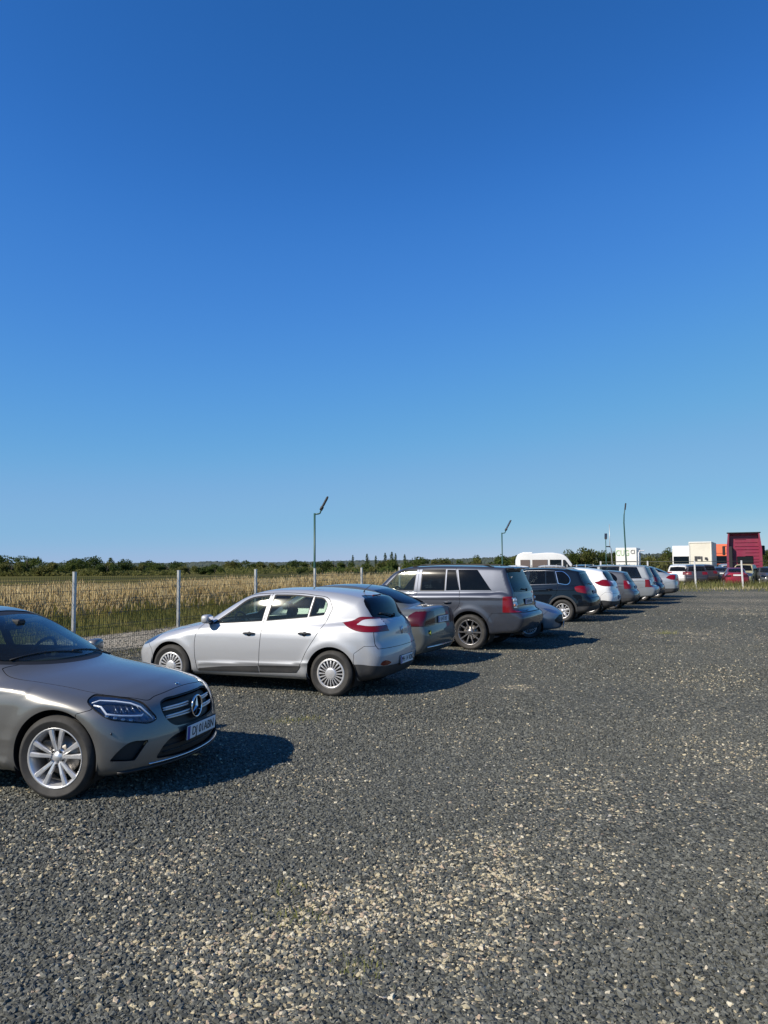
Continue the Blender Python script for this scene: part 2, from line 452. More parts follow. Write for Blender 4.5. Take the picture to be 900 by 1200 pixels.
# ------------------------------------------------------------------ car materials
def paint(name, col, metal=.75, rough=.36, dust=.12, flake=.25):
    rough += .10; metal = min(.95, metal); dust *= .5
    m = mat(name, col, rough, metal, Coat_Weight=1.0, Coat_Roughness=.02, Specular_IOR_Level=.0)
    tc = N(m, 'ShaderNodeTexCoord'); n = noise(m, tc.outputs['Object'], 2.2, 6, .7)
    f = mth(m, 'MULTIPLY', mth(m, 'SUBTRACT', n.outputs[0], .45, clamp=True), dust*5, clamp=True)
    zs = N(m, 'ShaderNodeSeparateXYZ'); LK(m, tc.outputs['Object'], zs.inputs[0])
    low = mth(m, 'MULTIPLY', mth(m, 'SUBTRACT', .55, zs.outputs[2], clamp=True), dust*4.0, clamp=True)
    f2 = mth(m, 'ADD', mth(m, 'MULTIPLY', f, .5), low, clamp=True)
    dc = (.26,.235,.20)
    fl = noise(m, tc.outputs['Object'], 900, 0)
    c0 = mixc(m, mth(m, 'MULTIPLY', fl.outputs[0], flake), col, tuple(min(1, k*1.5+.02) for k in col))
    LK(m, mixc(m, f2, c0, dc), bsdf(m).inputs['Base Color'])
    LK(m, mth(m, 'MULTIPLY_ADD', f2, -metal, metal, clamp=True), bsdf(m).inputs['Metallic'])
    LK(m, mth(m, 'MULTIPLY_ADD', f2, .4, rough, clamp=True), bsdf(m).inputs['Roughness'])
    LK(m, mth(m, 'MULTIPLY_ADD', f2, .15, .018, clamp=True), bsdf(m).inputs['Coat Roughness'])
    return m
def glass(name, tint=(.55,.62,.58), spec=1.0, dust=.02, rough=.0):
    m = bpy.data.materials.new(name); m.use_nodes = True; t = m.node_tree; t.nodes.clear()
    out = N(m, 'ShaderNodeOutputMaterial'); tr = N(m, 'ShaderNodeBsdfTransparent'); tr.inputs[0].default_value = (*tint, 1)
    gl = N(m, 'ShaderNodeBsdfGlossy'); gl.inputs['Roughness'].default_value = .05+rough
    lw = N(m, 'ShaderNodeLayerWeight'); lw.inputs[0].default_value = .5; fr = mth(m, 'MULTIPLY_ADD', mth(m, 'POWER', lw.outputs['Facing'], 5.0), .95, .032, clamp=True)   # same from either side of the pane
    mx = N(m, 'ShaderNodeMixShader'); LK(m, fr, mx.inputs[0]); LK(m, tr.outputs[0], mx.inputs[1]); LK(m, gl.outputs[0], mx.inputs[2])
    df = N(m, 'ShaderNodeBsdfDiffuse'); df.inputs[0].default_value = (.4,.38,.34,1)
    tc = N(m, 'ShaderNodeTexCoord'); n = noise(m, tc.outputs['Object'], 3., 5, .7)
    m2 = N(m, 'ShaderNodeMixShader'); LK(m, mth(m, 'MULTIPLY', n.outputs[0], dust*2), m2.inputs[0])
    LK(m, mx.outputs[0], m2.inputs[1]); LK(m, df.outputs[0], m2.inputs[2]); LK(m, m2.outputs[0], out.inputs[0])
    return m
M = {}
M['trim'] = mat('dark_trim', (.012,.012,.013), .6)
M['lining'] = mat('cabin_lining', (.018,.018,.02), .85)
M['lining2'] = mat('cabin_lining_grey', (.10,.10,.10), .85)
M['rubber'] = mat('tyre_rubber', (.022,.021,.020), .78)
_n = dirty(M['rubber'], (.022,.021,.020), .35, 6., (.09,.085,.078))
M['plastic'] = mat('grey_plastic', (.03,.031,.033), .55)
_n = dirty(M['plastic'], (.03,.031,.033), .25, 5., (.10,.09,.08))
M['chrome'] = mat('chrome', (.78,.78,.80), .12, 1.)
M['alloy'] = mat('alloy_silver', (.66,.66,.67), .34, .65); dirty(M['alloy'], (.66,.66,.67), .14, 8., (.25,.23,.2))
M['alloydark'] = mat('alloy_dark', (.10,.10,.105), .4, .8)
M['hubcap'] = mat('hubcap_silver', (.60,.60,.61), .38, .6); dirty(M['hubcap'], (.60,.60,.61), .2, 9., (.25,.22,.2))
M['disc'] = mat('brake_disc', (.25,.24,.23), .4, .9)
M['black'] = mat('gloss_black', (.006,.006,.007), .15)
M['red'] = mat('red_lens', (.19,.002,.004), .25, 0, Coat_Weight=.35, Coat_Roughness=.03)
M['darkred'] = mat('smoked_red_lens', (.07,.002,.004), .25, 0, Coat_Weight=.35, Coat_Roughness=.03)
for _k in ('red', 'darkred'):   # moulded ribs inside the lens
    _m = M[_k]; _tc = N(_m, 'ShaderNodeTexCoord'); _w = N(_m, 'ShaderNodeTexWave', bands_direction='Z'); _w.inputs['Scale'].default_value = 22; LK(_m, _tc.outputs['Object'], _w.inputs[0])
    _c = bsdf(_m).inputs['Base Color'].default_value[:3]
    LK(_m, mixc(_m, mth(_m, 'MULTIPLY', _w.outputs[1], .7), _c, tuple(k*.35 for k in _c)), bsdf(_m).inputs['Base Color'])
M['clearlamp'] = mat('clear_lamp', (.72,.70,.68), .12, .35, Coat_Weight=1.0, Coat_Roughness=.03)
M['amber'] = mat('amber_lamp', (.55,.22,.12), .2, 0, Coat_Weight=1.0)
M['lens'] = glass('lamp_lens', (.97,.98,.99), dust=.0)
M['reflector'] = mat('lamp_reflector', (.30,.32,.36), .18, .9)
M['lampdark'] = mat('lamp_housing', (.10,.13,.18), .25, .85)
M['led'] = mat('led_strip', (.85,.88,.92), .25, .2, Coat_Weight=1.)
M['glass'] = glass('window_glass', (.84,.90,.87), dust=.012)
M['screen'] = glass('windscreen_glass', (.68,.76,.73), dust=.012)
M['glassdark'] = glass('privacy_glass', (.16,.165,.17), dust=.008)
M['glassmid'] = glass('tinted_glass', (.55,.60,.58), dust=.01)
M['seat'] = mat('seat_cloth', (.022,.022,.025), .85)
M['seatgrey'] = mat('seat_grey', (.16,.16,.15), .85)
M['plate'] = mat('plate_white', (.72,.73,.74), .35)
M['plateblue'] = mat('plate_blue', (.01,.04,.30), .35)
M['ink'] = mat('plate_ink', (.01,.01,.012), .5)
M['mirror'] = mat('mirror_glass', (.85,.85,.87), .02, 1.)
MASK = {
 'S': lambda C, n: (n[:,1] > .30) & (C[:,1] > .25), 'SS': lambda C, n: (n[:,1] > .12) & (C[:,1] > .25), 'S0': lambda C, n: (C[:,1] > .45),
 'F': lambda C, n: (n[:,0] > .12), 'B': lambda C, n: (n[:,0] < -.12), 'T': lambda C, n: (n[:,2] > .25),
 'FW': lambda C, n: (n[:,0] > .15) & (C[:,2] > .85), 'BW': lambda C, n: (n[:,0] < -.12) & (C[:,2] > .75), 'A': lambda C, n: np.ones(len(C), bool)}
# ------------------------------------------------------------------ wheels
WHEEL_CACHE = {}
def wheel_meshes(r, w, rr, style):
    k = (r, w, rr, style)
    if k in WHEEL_CACHE: return WHEEL_CACHE[k]
    t = MB(); h = w/2
    prof = [(rr-.005, -h+.012), (rr+.012, -h), (rr+(r-rr)*.5, -h-.006), (r-.022, -h+.006), (r-.006, -h+.022)]
    for g in (-.3, 0, .3):
        prof += [(r, g*w-.014), (r, g*w-.005), (r-.008, g*w-.004), (r-.008, g*w+.004), (r, g*w+.005)]
    prof += [(r, .3*w+.012), (r-.006, h-.022), (r-.022, h-.006), (rr+(r-rr)*.62, h+.007), (rr+(r-rr)*.55, h+.009), (rr+(r-rr)*.5, h+.006), (rr+.012, h), (rr-.005, h-.012)]
    t.lathe(prof, n=56); tm = t.mesh('tyre', M['rubber'])
    rim = MB(); fy = h-.004
    rim.lathe([(rr-.004, -h+.01), (rr-.012, -h+.04), (rr-.03, 0), (rr-.03, fy-.05), (rr-.014, fy-.012), (rr+.002, fy+.004), (rr+.004, fy-.002), (rr-.002, fy-.014)], n=48, mi=0)
    def spoke(a, r0, r1, w0, w1, y0, y1, th=.03, tw=0., mi=0):
        ca, sa = math.cos(a), math.sin(a); V = []
        for (q, hw_, yy) in ((r0, w0/2, y0), ((r0+r1)/2, (w0+w1)/4*.96, (y0+y1)/2+.006), (r1, w1/2, y1)):
            for (o, dy) in ((-hw_, -.006), (-hw_*.62, .004), (hw_*.62, .004), (hw_, -.006), (hw_*.8, -th), (-hw_*.8, -th)):
                x = q; z = o+tw*(q-r0); V.append((x*ca-z*sa, yy+dy, x*sa+z*ca))
        F = [(i+6*j, (i+1) % 6+6*j, (i+1) % 6+6*(j+1), i+6*(j+1)) for j in (0,1) for i in range(6)]
        rim.add(V, F+[(0,1,2,3,4,5)[::-1], (12,13,14,15,16,17)], mi, False)
    r1 = rr-.012
    if style == 'twin5':
        for i in range(5):
            a = R(90+72*i)
            for sg in (-1, 1):
                spoke(a+sg*.20, .050, r1, .026, .045, fy-.032, fy-.010, .028, sg*.035)
        rim.lathe([(.074, fy-.06), (.072, fy-.040), (.055, fy-.036), (.036, fy-.035), (.033, fy-.029), (.0, fy-.028)], n=24)
        for i in range(5):
            a = R(126+72*i-36+36); rim.lathe([(.010, fy-.028), (.010, fy-.020), (0, fy-.019)], c=(.056*math.cos(a), 0, .056*math.sin(a)), n=8, mi=1)
    elif style == 'multi':
        for i in range(20): spoke(2*math.pi*i/20, .08, r1+.004, .014, .026, fy+.002, fy-.006, .02)
        rim.lathe([(r1+.012, fy-.02), (r1+.010, fy), (r1-.012, fy+.001), (r1-.014, fy-.014)], n=40)
        rim.lathe([(.088, fy-.012), (.085, fy+.002), (.06, fy+.008), (.0, fy+.010)], n=24)
        rim.lathe([(r1, fy-.035), (0, fy-.035)], n=24, mi=1)
    elif style == 'five':
        for i in range(5): spoke(R(90+72*i), .05, r1, .075, .055, fy-.025, fy-.012, .03)
        for i in range(5): spoke(R(126+72*i), .05, r1, .03, .022, fy-.035, fy-.02, .02)
        rim.lathe([(.07, fy-.04), (.06, fy-.022), (.034, fy-.020), (.03, fy-.012), (0, fy-.011)], n=20)
    elif style == 'ten':
        for i in range(10): spoke(2*math.pi*i/10, .05, r1, .030, .036, fy-.03, fy-.012, .026)
        rim.lathe([(.07, fy-.04), (.06, fy-.022), (.034, fy-.020), (0, fy-.015)], n=20)
    rm = rim.mesh('rim', [M['hubcap'] if style == 'multi' else (M['alloydark'] if style == 'five' else M['alloy']), M['trim']])
    if style == 'five': rm.materials[0] = M['alloy']
    if style == 'ten': rm.materials[0] = mat('grey_alloy', (.25,.25,.26), .32, .8)
    d = MB(); d.lathe([(.15, -.02), (.15, .0), (.0, .0)], n=28); d.box((0, -.03, 0), (.10, .08, .10), bev=.01); d.box((.12, -.005, .05), (.09, .06, .13), bev=.01)
    dm = d.mesh('brake_disc', M['disc'])
    WHEEL_CACHE[k] = (tm, rm, dm); return WHEEL_CACHE[k]
def add_wheel(root, x, y, spec, side, steer=0., off=(0,0,0)):
    r, w, rr, st = spec; tm, rm, dm = wheel_meshes(r, w, rr, st)
    yc = (y-w/2)*side
    b = link_mesh('wheel', dm, root); b.location = (x-off[0], yc, r-.006); b.rotation_euler = (0, 0, (0 if side > 0 else math.pi)+steer)
    link_mesh('tyre', tm, b); link_mesh('rim', rm, b)
    return b
def text_mesh(txt, size, mt, name='lettering', th=.001, sx=1.):
    cu = bpy.data.curves.new('t', 'FONT'); cu.body = txt; cu.size = size; cu.align_x = 'CENTER'; cu.align_y = 'CENTER'; cu.extrude = th; cu.resolution_u = 3
    o = bpy.data.objects.new('t', cu); COL.objects.link(o); dg = bpy.context.evaluated_depsgraph_get()
    me = bpy.data.meshes.new_from_object(o.evaluated_get(dg)); bpy.data.objects.remove(o)
    me.materials.clear(); me.materials.append(mt); me.name = name
    if sx != 1.:
        for v in me.vertices: v.co.x *= sx
    return me
def plate(root, loc, rz, txt, w=.52, h=.112, tilt=0., frame=True, text_sx=.92):
    m = MB().box((0,0,0), (w, .008, h), bev=.002); p = m.build('licence_plate', M['plate'], root)
    p.location = loc; p.rotation_euler = (tilt, 0, rz)
    MB().box((-w/2+.022, -.005, 0), (.040, .004, h-.006)).build('country_band', M['plateblue'], p)
    if frame: MB().box((0, .006, 0), (w+.02, .008, h+.02), bev=.003).build('plate_frame', M['trim'], p)
    t = link_mesh('plate_characters', text_mesh(txt, h*.92, M['ink'], 'plate_characters', .001, text_sx), p)
    t.location = (.022, -.006, -.002); t.rotation_euler = (math.pi/2, 0, 0)
    return p
def seat(root, x, y, m, w=.5, zb=.28, name='seat', head=True, hh=.60, rot=-.32):
    b = MB(); b.box((x, y, zb+.10), (.52, w, .16), bev=.05)
    rt = Matrix.Rotation(rot, 3, 'Y')
    b.box((x-.30, y, zb+.42), (.14, w*.96, hh), rot=rt, bev=.055, taper=(.9,.84))
    if head: b.box((x-.43, y, zb+.82), (.09, .25, .17), rot=rt, bev=.04)
    return b.build(name, m, root)
def interior(root, c, ox, mt=None, dashx=None, rear=True):
    sm = mt or M['seat']; wb = c['wb']; zf = c.get('zfloor', .30); hw = c['hw']; dx = c.get('dash', -.75); zc = c.get('zcowl', .95)
    m = MB(); m.box((dx+.06, 0, zc-.13), (.40, hw*1.40, .18), bev=.07); m.box((dx-.02, hw*.38, zc-.02), (.22, .36, .07), bev=.03)
    m.box((dx-.25, 0, zc-.40), (.6, .22, .3), bev=.05)
    d = m.build('dashboard', M['lining'], root); d.location.x = -ox
    st = MB(); pts = [(0, .18*math.cos(t), .18*math.sin(t)) for t in np.linspace(0, 2*math.pi, 25)]
    st.tube(pts, .015, 8, caps=False); st.box((0,0,0), (.05, .13, .12), bev=.03); st.box((0,0,0), (.02, .34, .03)); st.box((0,0,-.08), (.02, .04, .16)); st.tube([(.0,0,0),(.3,0,-.04)], .025, 8)
    s_ = st.build('steering_wheel', M['trim'], root); s_.location = (dx-.24-ox, hw*.40, zc-.04); s_.rotation_euler = (0, .45, 0)
    for sg in (-1, 1):
        o = seat(root, c.get('seatx', -1.25), sg*hw*.41, sm, zb=zf, name='front_seat'); o.location.x = -ox
    if rear:
        o = seat(root, c.get('rseatx', -2.1), 0, sm, w=hw*1.42, zb=zf+.03, name='rear_bench', head=False, rot=-.38); o.location.x = -ox
        for sg in (-1, 1):
            b = MB().box((c.get('rseatx', -2.1)-.47, sg*hw*.40, zf+.80), (.09, .25, .14), bev=.035).build('rear_headrest', sm, root); b.location.x = -ox
def mirror(root, bd, x, z, ox, pm, front=1, s=1.):
    for sg in (-1, 1):
        y = (bd.y_at(x, z-.05)+.10)*sg
        m = MB(); m.blob((.01,0,0), (.15*s, .23*s, .155*s), 3.2); o = m.build('wing_mirror', pm, root); o.location = (x-ox, y, z+.04); o.rotation_euler = (0, 0, sg*.12)
        MB().box((-.060*s, 0, 0), (.012, .17*s, .10*s), bev=.004).build('mirror_glass', M['mirror'], o)
        MB().blob((.01, -sg*.12, -.055), (.09, .16, .05), 2.5, 6).build('mirror_foot', M['trim'], o)
def handle(parent, bd, x, z, ox, m, sg, root_off=(0,0,0), recess=True):
    y = bd.y_at(x, z); h = MB(); g = bd.grad(np.array([[x, y, z]]))[0]; tilt = math.atan2(g[2], g[1])
    h.tube([(-.095,0,0),(-.075,.022,0),(-.03,.032,.001),(.04,.032,.001),(.075,.024,0),(.095,0,0)], [.010,.013,.015,.015,.012,.009], 8, mi=0)
    h.lathe([(.036, -.004), (.034, .002), (.0, -.006)], c=(0,0,-.004), n=16, mi=1)
    o = h.build('door_handle', [m, M['trim']], parent); o.location = (x-ox, (y+.002)*sg, z); o.rotation_euler = (tilt*sg*1., 0, 0 if sg > 0 else math.pi)
    return o
def wiper(parent, pts, name='wiper'):
    m = MB(); m.tube(pts, .007, 6); m.tube([tuple(np.array(pts[-1])+(0,0,.0)), pts[-1]], .007, 6) if False else None
    return m.build(name, M['trim'], parent)
# ------------------------------------------------------------------ generic car assembly
DISP = {'seam': -.010, 'glass': -.004, 'grille': -.035, 'intake': -.04}
def build_car(c, loc, rz, label, cat='car', group=None, h=.03, name='parked_car'):
    """c: spec. Returns root, body, x offset and the dict of part objects"""
    bd = Body(c); ct = Cutter(bd, h); ox = -c['wb']/2
    for cu in c['cuts']:
        nm, poly, proj, mk = cu[:4]; kw = cu[4] if len(cu) > 4 else {}
        ct.cut(nm, poly, proj, MASK[mk] if isinstance(mk, str) else mk, **kw)
    for (wx, wr) in ((0, c['arch'][0]), (-c['wb'], c['arch'][1])):
        cz = c['wheel'][0]+c.get('archz', 0)
        circ = [(wx+wr*math.cos(t), cz+wr*math.sin(t)) for t in np.linspace(0, 2*math.pi, 49)[:-1]]
        if c.get('archsq'):   # flattened arch top
            circ = [(wx+wr*np.sign(math.cos(t))*abs(math.cos(t))**.82, cz+wr*np.sign(math.sin(t))*abs(math.sin(t))**.82) for t in np.linspace(0, 2*math.pi, 49)[:-1]]
        if c.get('archtrim'):
            k = (wr+c['archtrim'])/wr
            ct.cut('arch_trim', [(wx+(x-wx)*k, cz+(z-cz)*k) for x, z in circ], 'side', lambda C, n: (C[:,1] > .5) & (C[:,2] > .20), raw=True, only=[q for q in ct.names if q not in ('void', 'arch_trim')])
        ct.cut('void', circ, 'side', lambda C, n: C[:,1] > .45, raw=True)
    P = ct.finish(); P.pop('void', None)
    root = empty(name, (loc[0], loc[1], 0), rz, label, cat, group); obs = {}; pm = c['paint']
    par = c.get('parents', {}); mats = c.get('mats', {}); dsp = c.get('disp', {})
    order = sorted(P, key=lambda k: 1 if k in par else 0)
    for nm in order:
        p = P[nm]; V = p[0]-np.array([ox, 0, 0]); q = (V, p[1], p[2]); base = nm.split(':')[0]
        m = mats.get(nm, mats.get(base, pm)); off = dsp.get(nm, dsp.get(base, 0)); t = .004 if ('window' in base or 'screen' in base or 'lens' in base) else .014
        if base == 'seam': off = -.008; m = M['trim']; t = .004
        disp_nm = {'seam': 'panel_joint', 'body': 'car_body'}.get(base, base)
        inner = m if t == .004 else M[c.get('lining', 'lining')]
        if (V[:,1] < 1e-6).any() and nm not in par.get('_split', ()):
            parent = obs.get((par[nm], 0)) or obs.get((par[nm], 1)) if nm in par else root
            obs[(nm, 0)] = panel(disp_nm, joined(q), [m, inner], parent, t, off)
        else:
            for sg in (1, -1):
                parent = (obs.get((par[nm], sg)) or obs.get((par[nm], 0))) if nm in par else root
                obs[(nm, sg)] = panel(disp_nm, q if sg > 0 else mirrored(q), [m, inner], parent, t, off)
    # wheel wells, underbody, wheels
    R0, w0 = c['wheel'][0], c['wheel'][1]
    for wx, wr in ((0, c['arch'][0]), (-c['wb'], c['arch'][1])):
        for sg in (-1, 1):
            m = MB(); V = []; k = 20; yo = bd.y_at(wx+wr*.7, R0+wr*.70)-.02; yi = c['hw']-.36; r2 = wr+.012
            for i in range(k+1):
                t = R(-28+236*i/k); V += [(r2*math.cos(t), yi*sg, R0+r2*math.sin(t)), (r2*math.cos(t), yo*sg, R0+r2*math.sin(t))]
            F = [(2*i, 2*i+2, 2*i+3, 2*i+1) if sg > 0 else (2*i, 2*i+1, 2*i+3, 2*i+2) for i in range(k)]
            m.add(V, F+[[2*i for i in range(k+1)]], 0); o = m.build('wheel_well', M['trim'], root); o.location.x = wx-ox
            add_wheel(root, wx, c['track'], c['wheel'], sg, c.get('steer', 0) if wx == 0 else 0, (ox,0,0))
    if c.get('interior', True): interior(root, c, ox, c.get('seatmat'))
    return root, bd, ox, obs
# ------------------------------------------------------------------ sky colour response (clear deep-blue day)
crv_n = nt.nodes.new('ShaderNodeRGBCurve'); pre = nt.nodes.new('ShaderNodeVectorMath'); pre.operation = 'SCALE'; pre.inputs['Scale'].default_value = .1
post = nt.nodes.new('ShaderNodeVectorMath'); post.operation = 'SCALE'; post.inputs['Scale'].default_value = 10
nt.links.new(sky.outputs[0], pre.inputs[0]); nt.links.new(pre.outputs[0], crv_n.inputs['Color']); nt.links.new(crv_n.outputs[0], post.inputs[0]); nt.links.new(post.outputs[0], bg.inputs[0])
for ci, pts in enumerate(([(0,0),(.066,.025),(.096,.053),(.2,.136),(.3,.205),(.47,.252),(.6,.33),(1,.62)], [(0,0),(.132,.136),(.19,.222),(.366,.384),(.5,.44),(.67,.505),(.8,.57),(1,.74)], [(0,0),(.2,.30),(.282,.46),(.377,.635),(.48,.705),(.6,.72),(.8,.74),(1,.86)])):
    cc = crv_n.mapping.curves[ci]
    while len(cc.points) < len(pts): cc.points.new(.5, .5)
    for i, p in enumerate(pts): cc.points[i].location = p
crv_n.mapping.update()
# ------------------------------------------------------------------ ground
FK = 12.6                       # the fence runs along X = .5*Y - FK
FD = Vector((.4472, .8944)); FN = Vector((-.8944, .4472))   # along the fence, and outwards from the car park
def fpt(Y, out=0.): return Vector((.5*Y-FK, Y)) + FN*out
PATCH = [(-.15,3.55,.75,1.),(.55,4.35,.8,1.),(.95,4.9,.6,.9),(-1.0,3.75,.6,.8),(-1.35,4.7,.7,.6),(-2.4,4.9,.8,.55),(1.9,11.3,.35,1.3),(3.3,7.2,.9,.55),(-.4,4.2,.5,.8),(1.6,6.2,1.0,.5),(2.4,4.4,.7,.35),(8,19,2.2,.5),(14,31,3.,.8),(17,36,3.,1.),(5,12,1.5,.3),(19,42,2.5,.9),(13,27,1.2,.8),(22,45,3,.8),(9.5,15.5,1.2,.7),(-.55,6.5,.5,.35),(10.,38.,2.,.5)]
def pale_mask(m, pos):
    """share of pale stones at a place: worn patches where the lighter sub-base shows"""
    n = noise(m, pos, 1.6, 5, .7, .6); tot = None
    for (x, y, r, a) in PATCH:
        d = N(m, 'ShaderNodeVectorMath', operation='DISTANCE'); LK(m, pos, d.inputs[0]); d.inputs[1].default_value = (x, y, 0)
        g = mth(m, 'MULTIPLY', mth(m, 'SUBTRACT', 1.15, mth(m, 'DIVIDE', d.outputs['Value'], r), clamp=True), a)
        tot = g if tot is None else mth(m, 'ADD', tot, g)
    n2 = noise(m, pos, .35, 3, .6)
    base = mth(m, 'ADD', mth(m, 'MULTIPLY', tot, mth(m, 'MULTIPLY', mth(m, 'SUBTRACT', n.outputs[0], .33, clamp=True), 2.6)), mth(m, 'MULTIPLY', mth(m, 'SUBTRACT', n2.outputs[0], .48, clamp=True), .4))
    return mth(m, 'ADD', mth(m, 'MULTIPLY', base, .62), .022, clamp=True)
DARK = [(0,(.034,.035,.029)),(.35,(.064,.066,.055)),(.7,(.108,.110,.094)),(1,(.16,.162,.138))]
PALE = [(0,(.34,.29,.19)),(.3,(.44,.385,.25)),(.55,(.30,.245,.15)),(.75,(.54,.50,.38)),(.9,(.33,.23,.15)),(1,(.68,.65,.55))]
def flat(m, x):
    v = N(m, 'ShaderNodeVectorMath', operation='MULTIPLY'); LK(m, x, v.inputs[0]); v.inputs[1].default_value = (1,1,0); return v.outputs[0]
m_st = mat('gravel_stone', (.07,.07,.07), .82); oi = N(m_st, 'ShaderNodeObjectInfo')
at = N(m_st, 'ShaderNodeAttribute', attribute_type='INSTANCER', attribute_name='rnd'); at2 = N(m_st, 'ShaderNodeAttribute', attribute_type='INSTANCER', attribute_name='rnd2')
pm_ = pale_mask(m_st, flat(m_st, oi.outputs['Location'])); isp = mth(m_st, 'LESS_THAN', at.outputs['Fac'], pm_)
tc = N(m_st, 'ShaderNodeTexCoord'); sn = noise(m_st, tc.outputs['Object'], 2.2, 4, .7)
vv = mth(m_st, 'ADD', mth(m_st, 'MULTIPLY', at2.outputs['Fac'], .75), mth(m_st, 'MULTIPLY', sn.outputs[0], .3), clamp=True)
LK(m_st, mixc(m_st, isp, ramp(m_st, vv, DARK).outputs[0], ramp(m_st, vv, PALE).outputs[0]), bsdf(m_st).inputs['Base Color'])
m_gr = mat('gravel_bed', (.06,.06,.06), .9); tc = N(m_gr, 'ShaderNodeTexCoord'); P_ = tc.outputs['Object']
pm_ = pale_mask(m_gr, P_)
def vor(m, pos, sc, rnd=1.):
    v = N(m, 'ShaderNodeTexVoronoi', feature='F1'); v.inputs['Scale'].default_value = sc; v.inputs['Randomness'].default_value = rnd; LK(m, pos, v.inputs['Vector']); return v
v1 = vor(m_gr, P_, 42); v2 = vor(m_gr, P_, 15); sp = N(m_gr, 'ShaderNodeSeparateColor'); LK(m_gr, v1.outputs['Color'], sp.inputs[0]); sp2 = N(m_gr, 'ShaderNodeSeparateColor'); LK(m_gr, v2.outputs['Color'], sp2.inputs[0])
big = noise(m_gr, P_, .5, 6, .65); fine = noise(m_gr, P_, 9, 5, .7)
isp = mth(m_gr, 'LESS_THAN', sp.outputs[0], pm_); isp2 = mth(m_gr, 'MULTIPLY', mth(m_gr, 'LESS_THAN', sp2.outputs[0], mth(m_gr, 'MULTIPLY', pm_, .6)), mth(m_gr, 'LESS_THAN', v2.outputs['Distance'], .33))
c1 = mixc(m_gr, isp, ramp(m_gr, sp.outputs[1], DARK).outputs[0], ramp(m_gr, sp.outputs[1], PALE).outputs[0])
c2 = mixc(m_gr, isp2, c1, ramp(m_gr, sp2.outputs[1], PALE).outputs[0])
edge = mth(m_gr, 'MULTIPLY', v1.outputs['Distance'], 1.1, clamp=True)
c3 = mixc(m_gr, mth(m_gr, 'MULTIPLY', mth(m_gr, 'SUBTRACT', big.outputs[0], .5, clamp=True), 2.2, clamp=True), c2, (.11,.105,.09), 'MIX')
bsdf(m_gr).inputs['Specular IOR Level'].default_value = .1; LK(m_gr, c3, bsdf(m_gr).inputs['Base Color'])
bp = N(m_gr, 'ShaderNodeBump'); bp.inputs['Strength'].default_value = .9; bp.inputs['Distance'].default_value = .02; LK(m_gr, mth(m_gr, 'SUBTRACT', mth(m_gr, 'MULTIPLY', fine.outputs[0], .4), v1.outputs['Distance']), bp.inputs['Height']); LK(m_gr, bp.outputs[0], bsdf(m_gr).inputs['Normal'])
# field beyond the fence
m_fd = mat('field', (.12,.12,.05), .95); tc = N(m_fd, 'ShaderNodeTexCoord'); mp = N(m_fd, 'ShaderNodeMapping'); mp.inputs['Rotation'].default_value = (0,0,R(-20)); mp.inputs['Scale'].default_value = (.35,1,1); LK(m_fd, tc.outputs['Object'], mp.inputs[0])
a1 = noise(m_fd, mp.outputs[0], .018, 5, .6, .4); a2 = noise(m_fd, mp.outputs[0], .25, 6, .7)
rr = ramp(m_fd, a1.outputs[0], [(.30,(.045,.055,.018)),(.46,(.070,.074,.028)),(.52,(.20,.16,.07)),(.57,(.30,.235,.11)),(.62,(.08,.08,.03)),(.8,(.045,.055,.018))])
bsdf(m_fd).inputs['Specular IOR Level'].default_value = 0.; LK(m_fd, mixc(m_fd, .45, rr.outputs[0], ramp(m_fd, a2.outputs[0], [(.3,(.035,.045,.015)),(.5,(.085,.08,.03)),(.7,(.19,.16,.07))]).outputs[0]), bsdf(m_fd).inputs['Base Color'])
def sheet(name, pts, z, m):
    me = bpy.data.meshes.new(name); me.from_pydata([(p[0], p[1], z) for p in pts], [], [list(range(len(pts)))]); me.materials.append(m); o = link_mesh(name, me); o['kind'] = 'structure'; return o
sheet('ground', [(-4000,-300),(4000,-300),(4000,7000),(-4000,7000)], -.012, m_fd)
# gravelled car park with a gently uneven surface
def uneven(name, u0, u1, v0, v1, nu, nv, z0, amp, m, fn):
    us = np.linspace(u0, u1, nu); vs = np.linspace(v0, v1, nv); V = []; rs = np.random.RandomState(5)
    for v in vs:
        for u in us:
            x, y = fn(u, v); h = amp*(math.sin(x*.9+1.3*math.sin(y*.5))+math.sin(y*1.1+.7*x)+.6*math.sin(2.3*x-1.7*y))/2.6
            V.append((x, y, z0+h))
    F = [(j*nu+i, j*nu+i+1, (j+1)*nu+i+1, (j+1)*nu+i) for j in range(nv-1) for i in range(nu-1)]
    return np_mesh(name, V, F, m)
def lot(u, v):    # v = Y, u = 0 at the fence .. 1 at the right
    x0 = .5*v-FK+.1; return (x0+u*(70-x0), v)
o = link_mesh('gravel_car_park', uneven('gravel_car_park', 0, 1, -25, 53.6, 130, 150, .0, .006, m_gr, lot)); o['kind'] = 'structure'
m_rd = mat('dirt_track', (.2,.18,.15), .95); tc = N(m_rd, 'ShaderNodeTexCoord'); n1 = noise(m_rd, tc.outputs['Object'], 1.3, 7, .7); v1 = vor(m_rd, tc.outputs['Object'], 18)
LK(m_rd, mixc(m_rd, mth(m_rd, 'MULTIPLY', v1.outputs['Distance'], .3, clamp=True), ramp(m_rd, n1.outputs[0], [(.3,(.24,.215,.165)),(.5,(.34,.305,.24)),(.7,(.44,.40,.32))]).outputs[0], (.12,.11,.10)), bsdf(m_rd).inputs['Base Color'])
bp = N(m_rd, 'ShaderNodeBump'); bp.inputs['Distance'].default_value = .03; LK(m_rd, n1.outputs[0], bp.inputs['Height']); LK(m_rd, bp.outputs[0], bsdf(m_rd).inputs['Normal'])
m_vg = mat('verge_soil', (.13,.12,.06), .95); tc = N(m_vg, 'ShaderNodeTexCoord'); n1 = noise(m_vg, tc.outputs['Object'], 1.1, 7, .7)
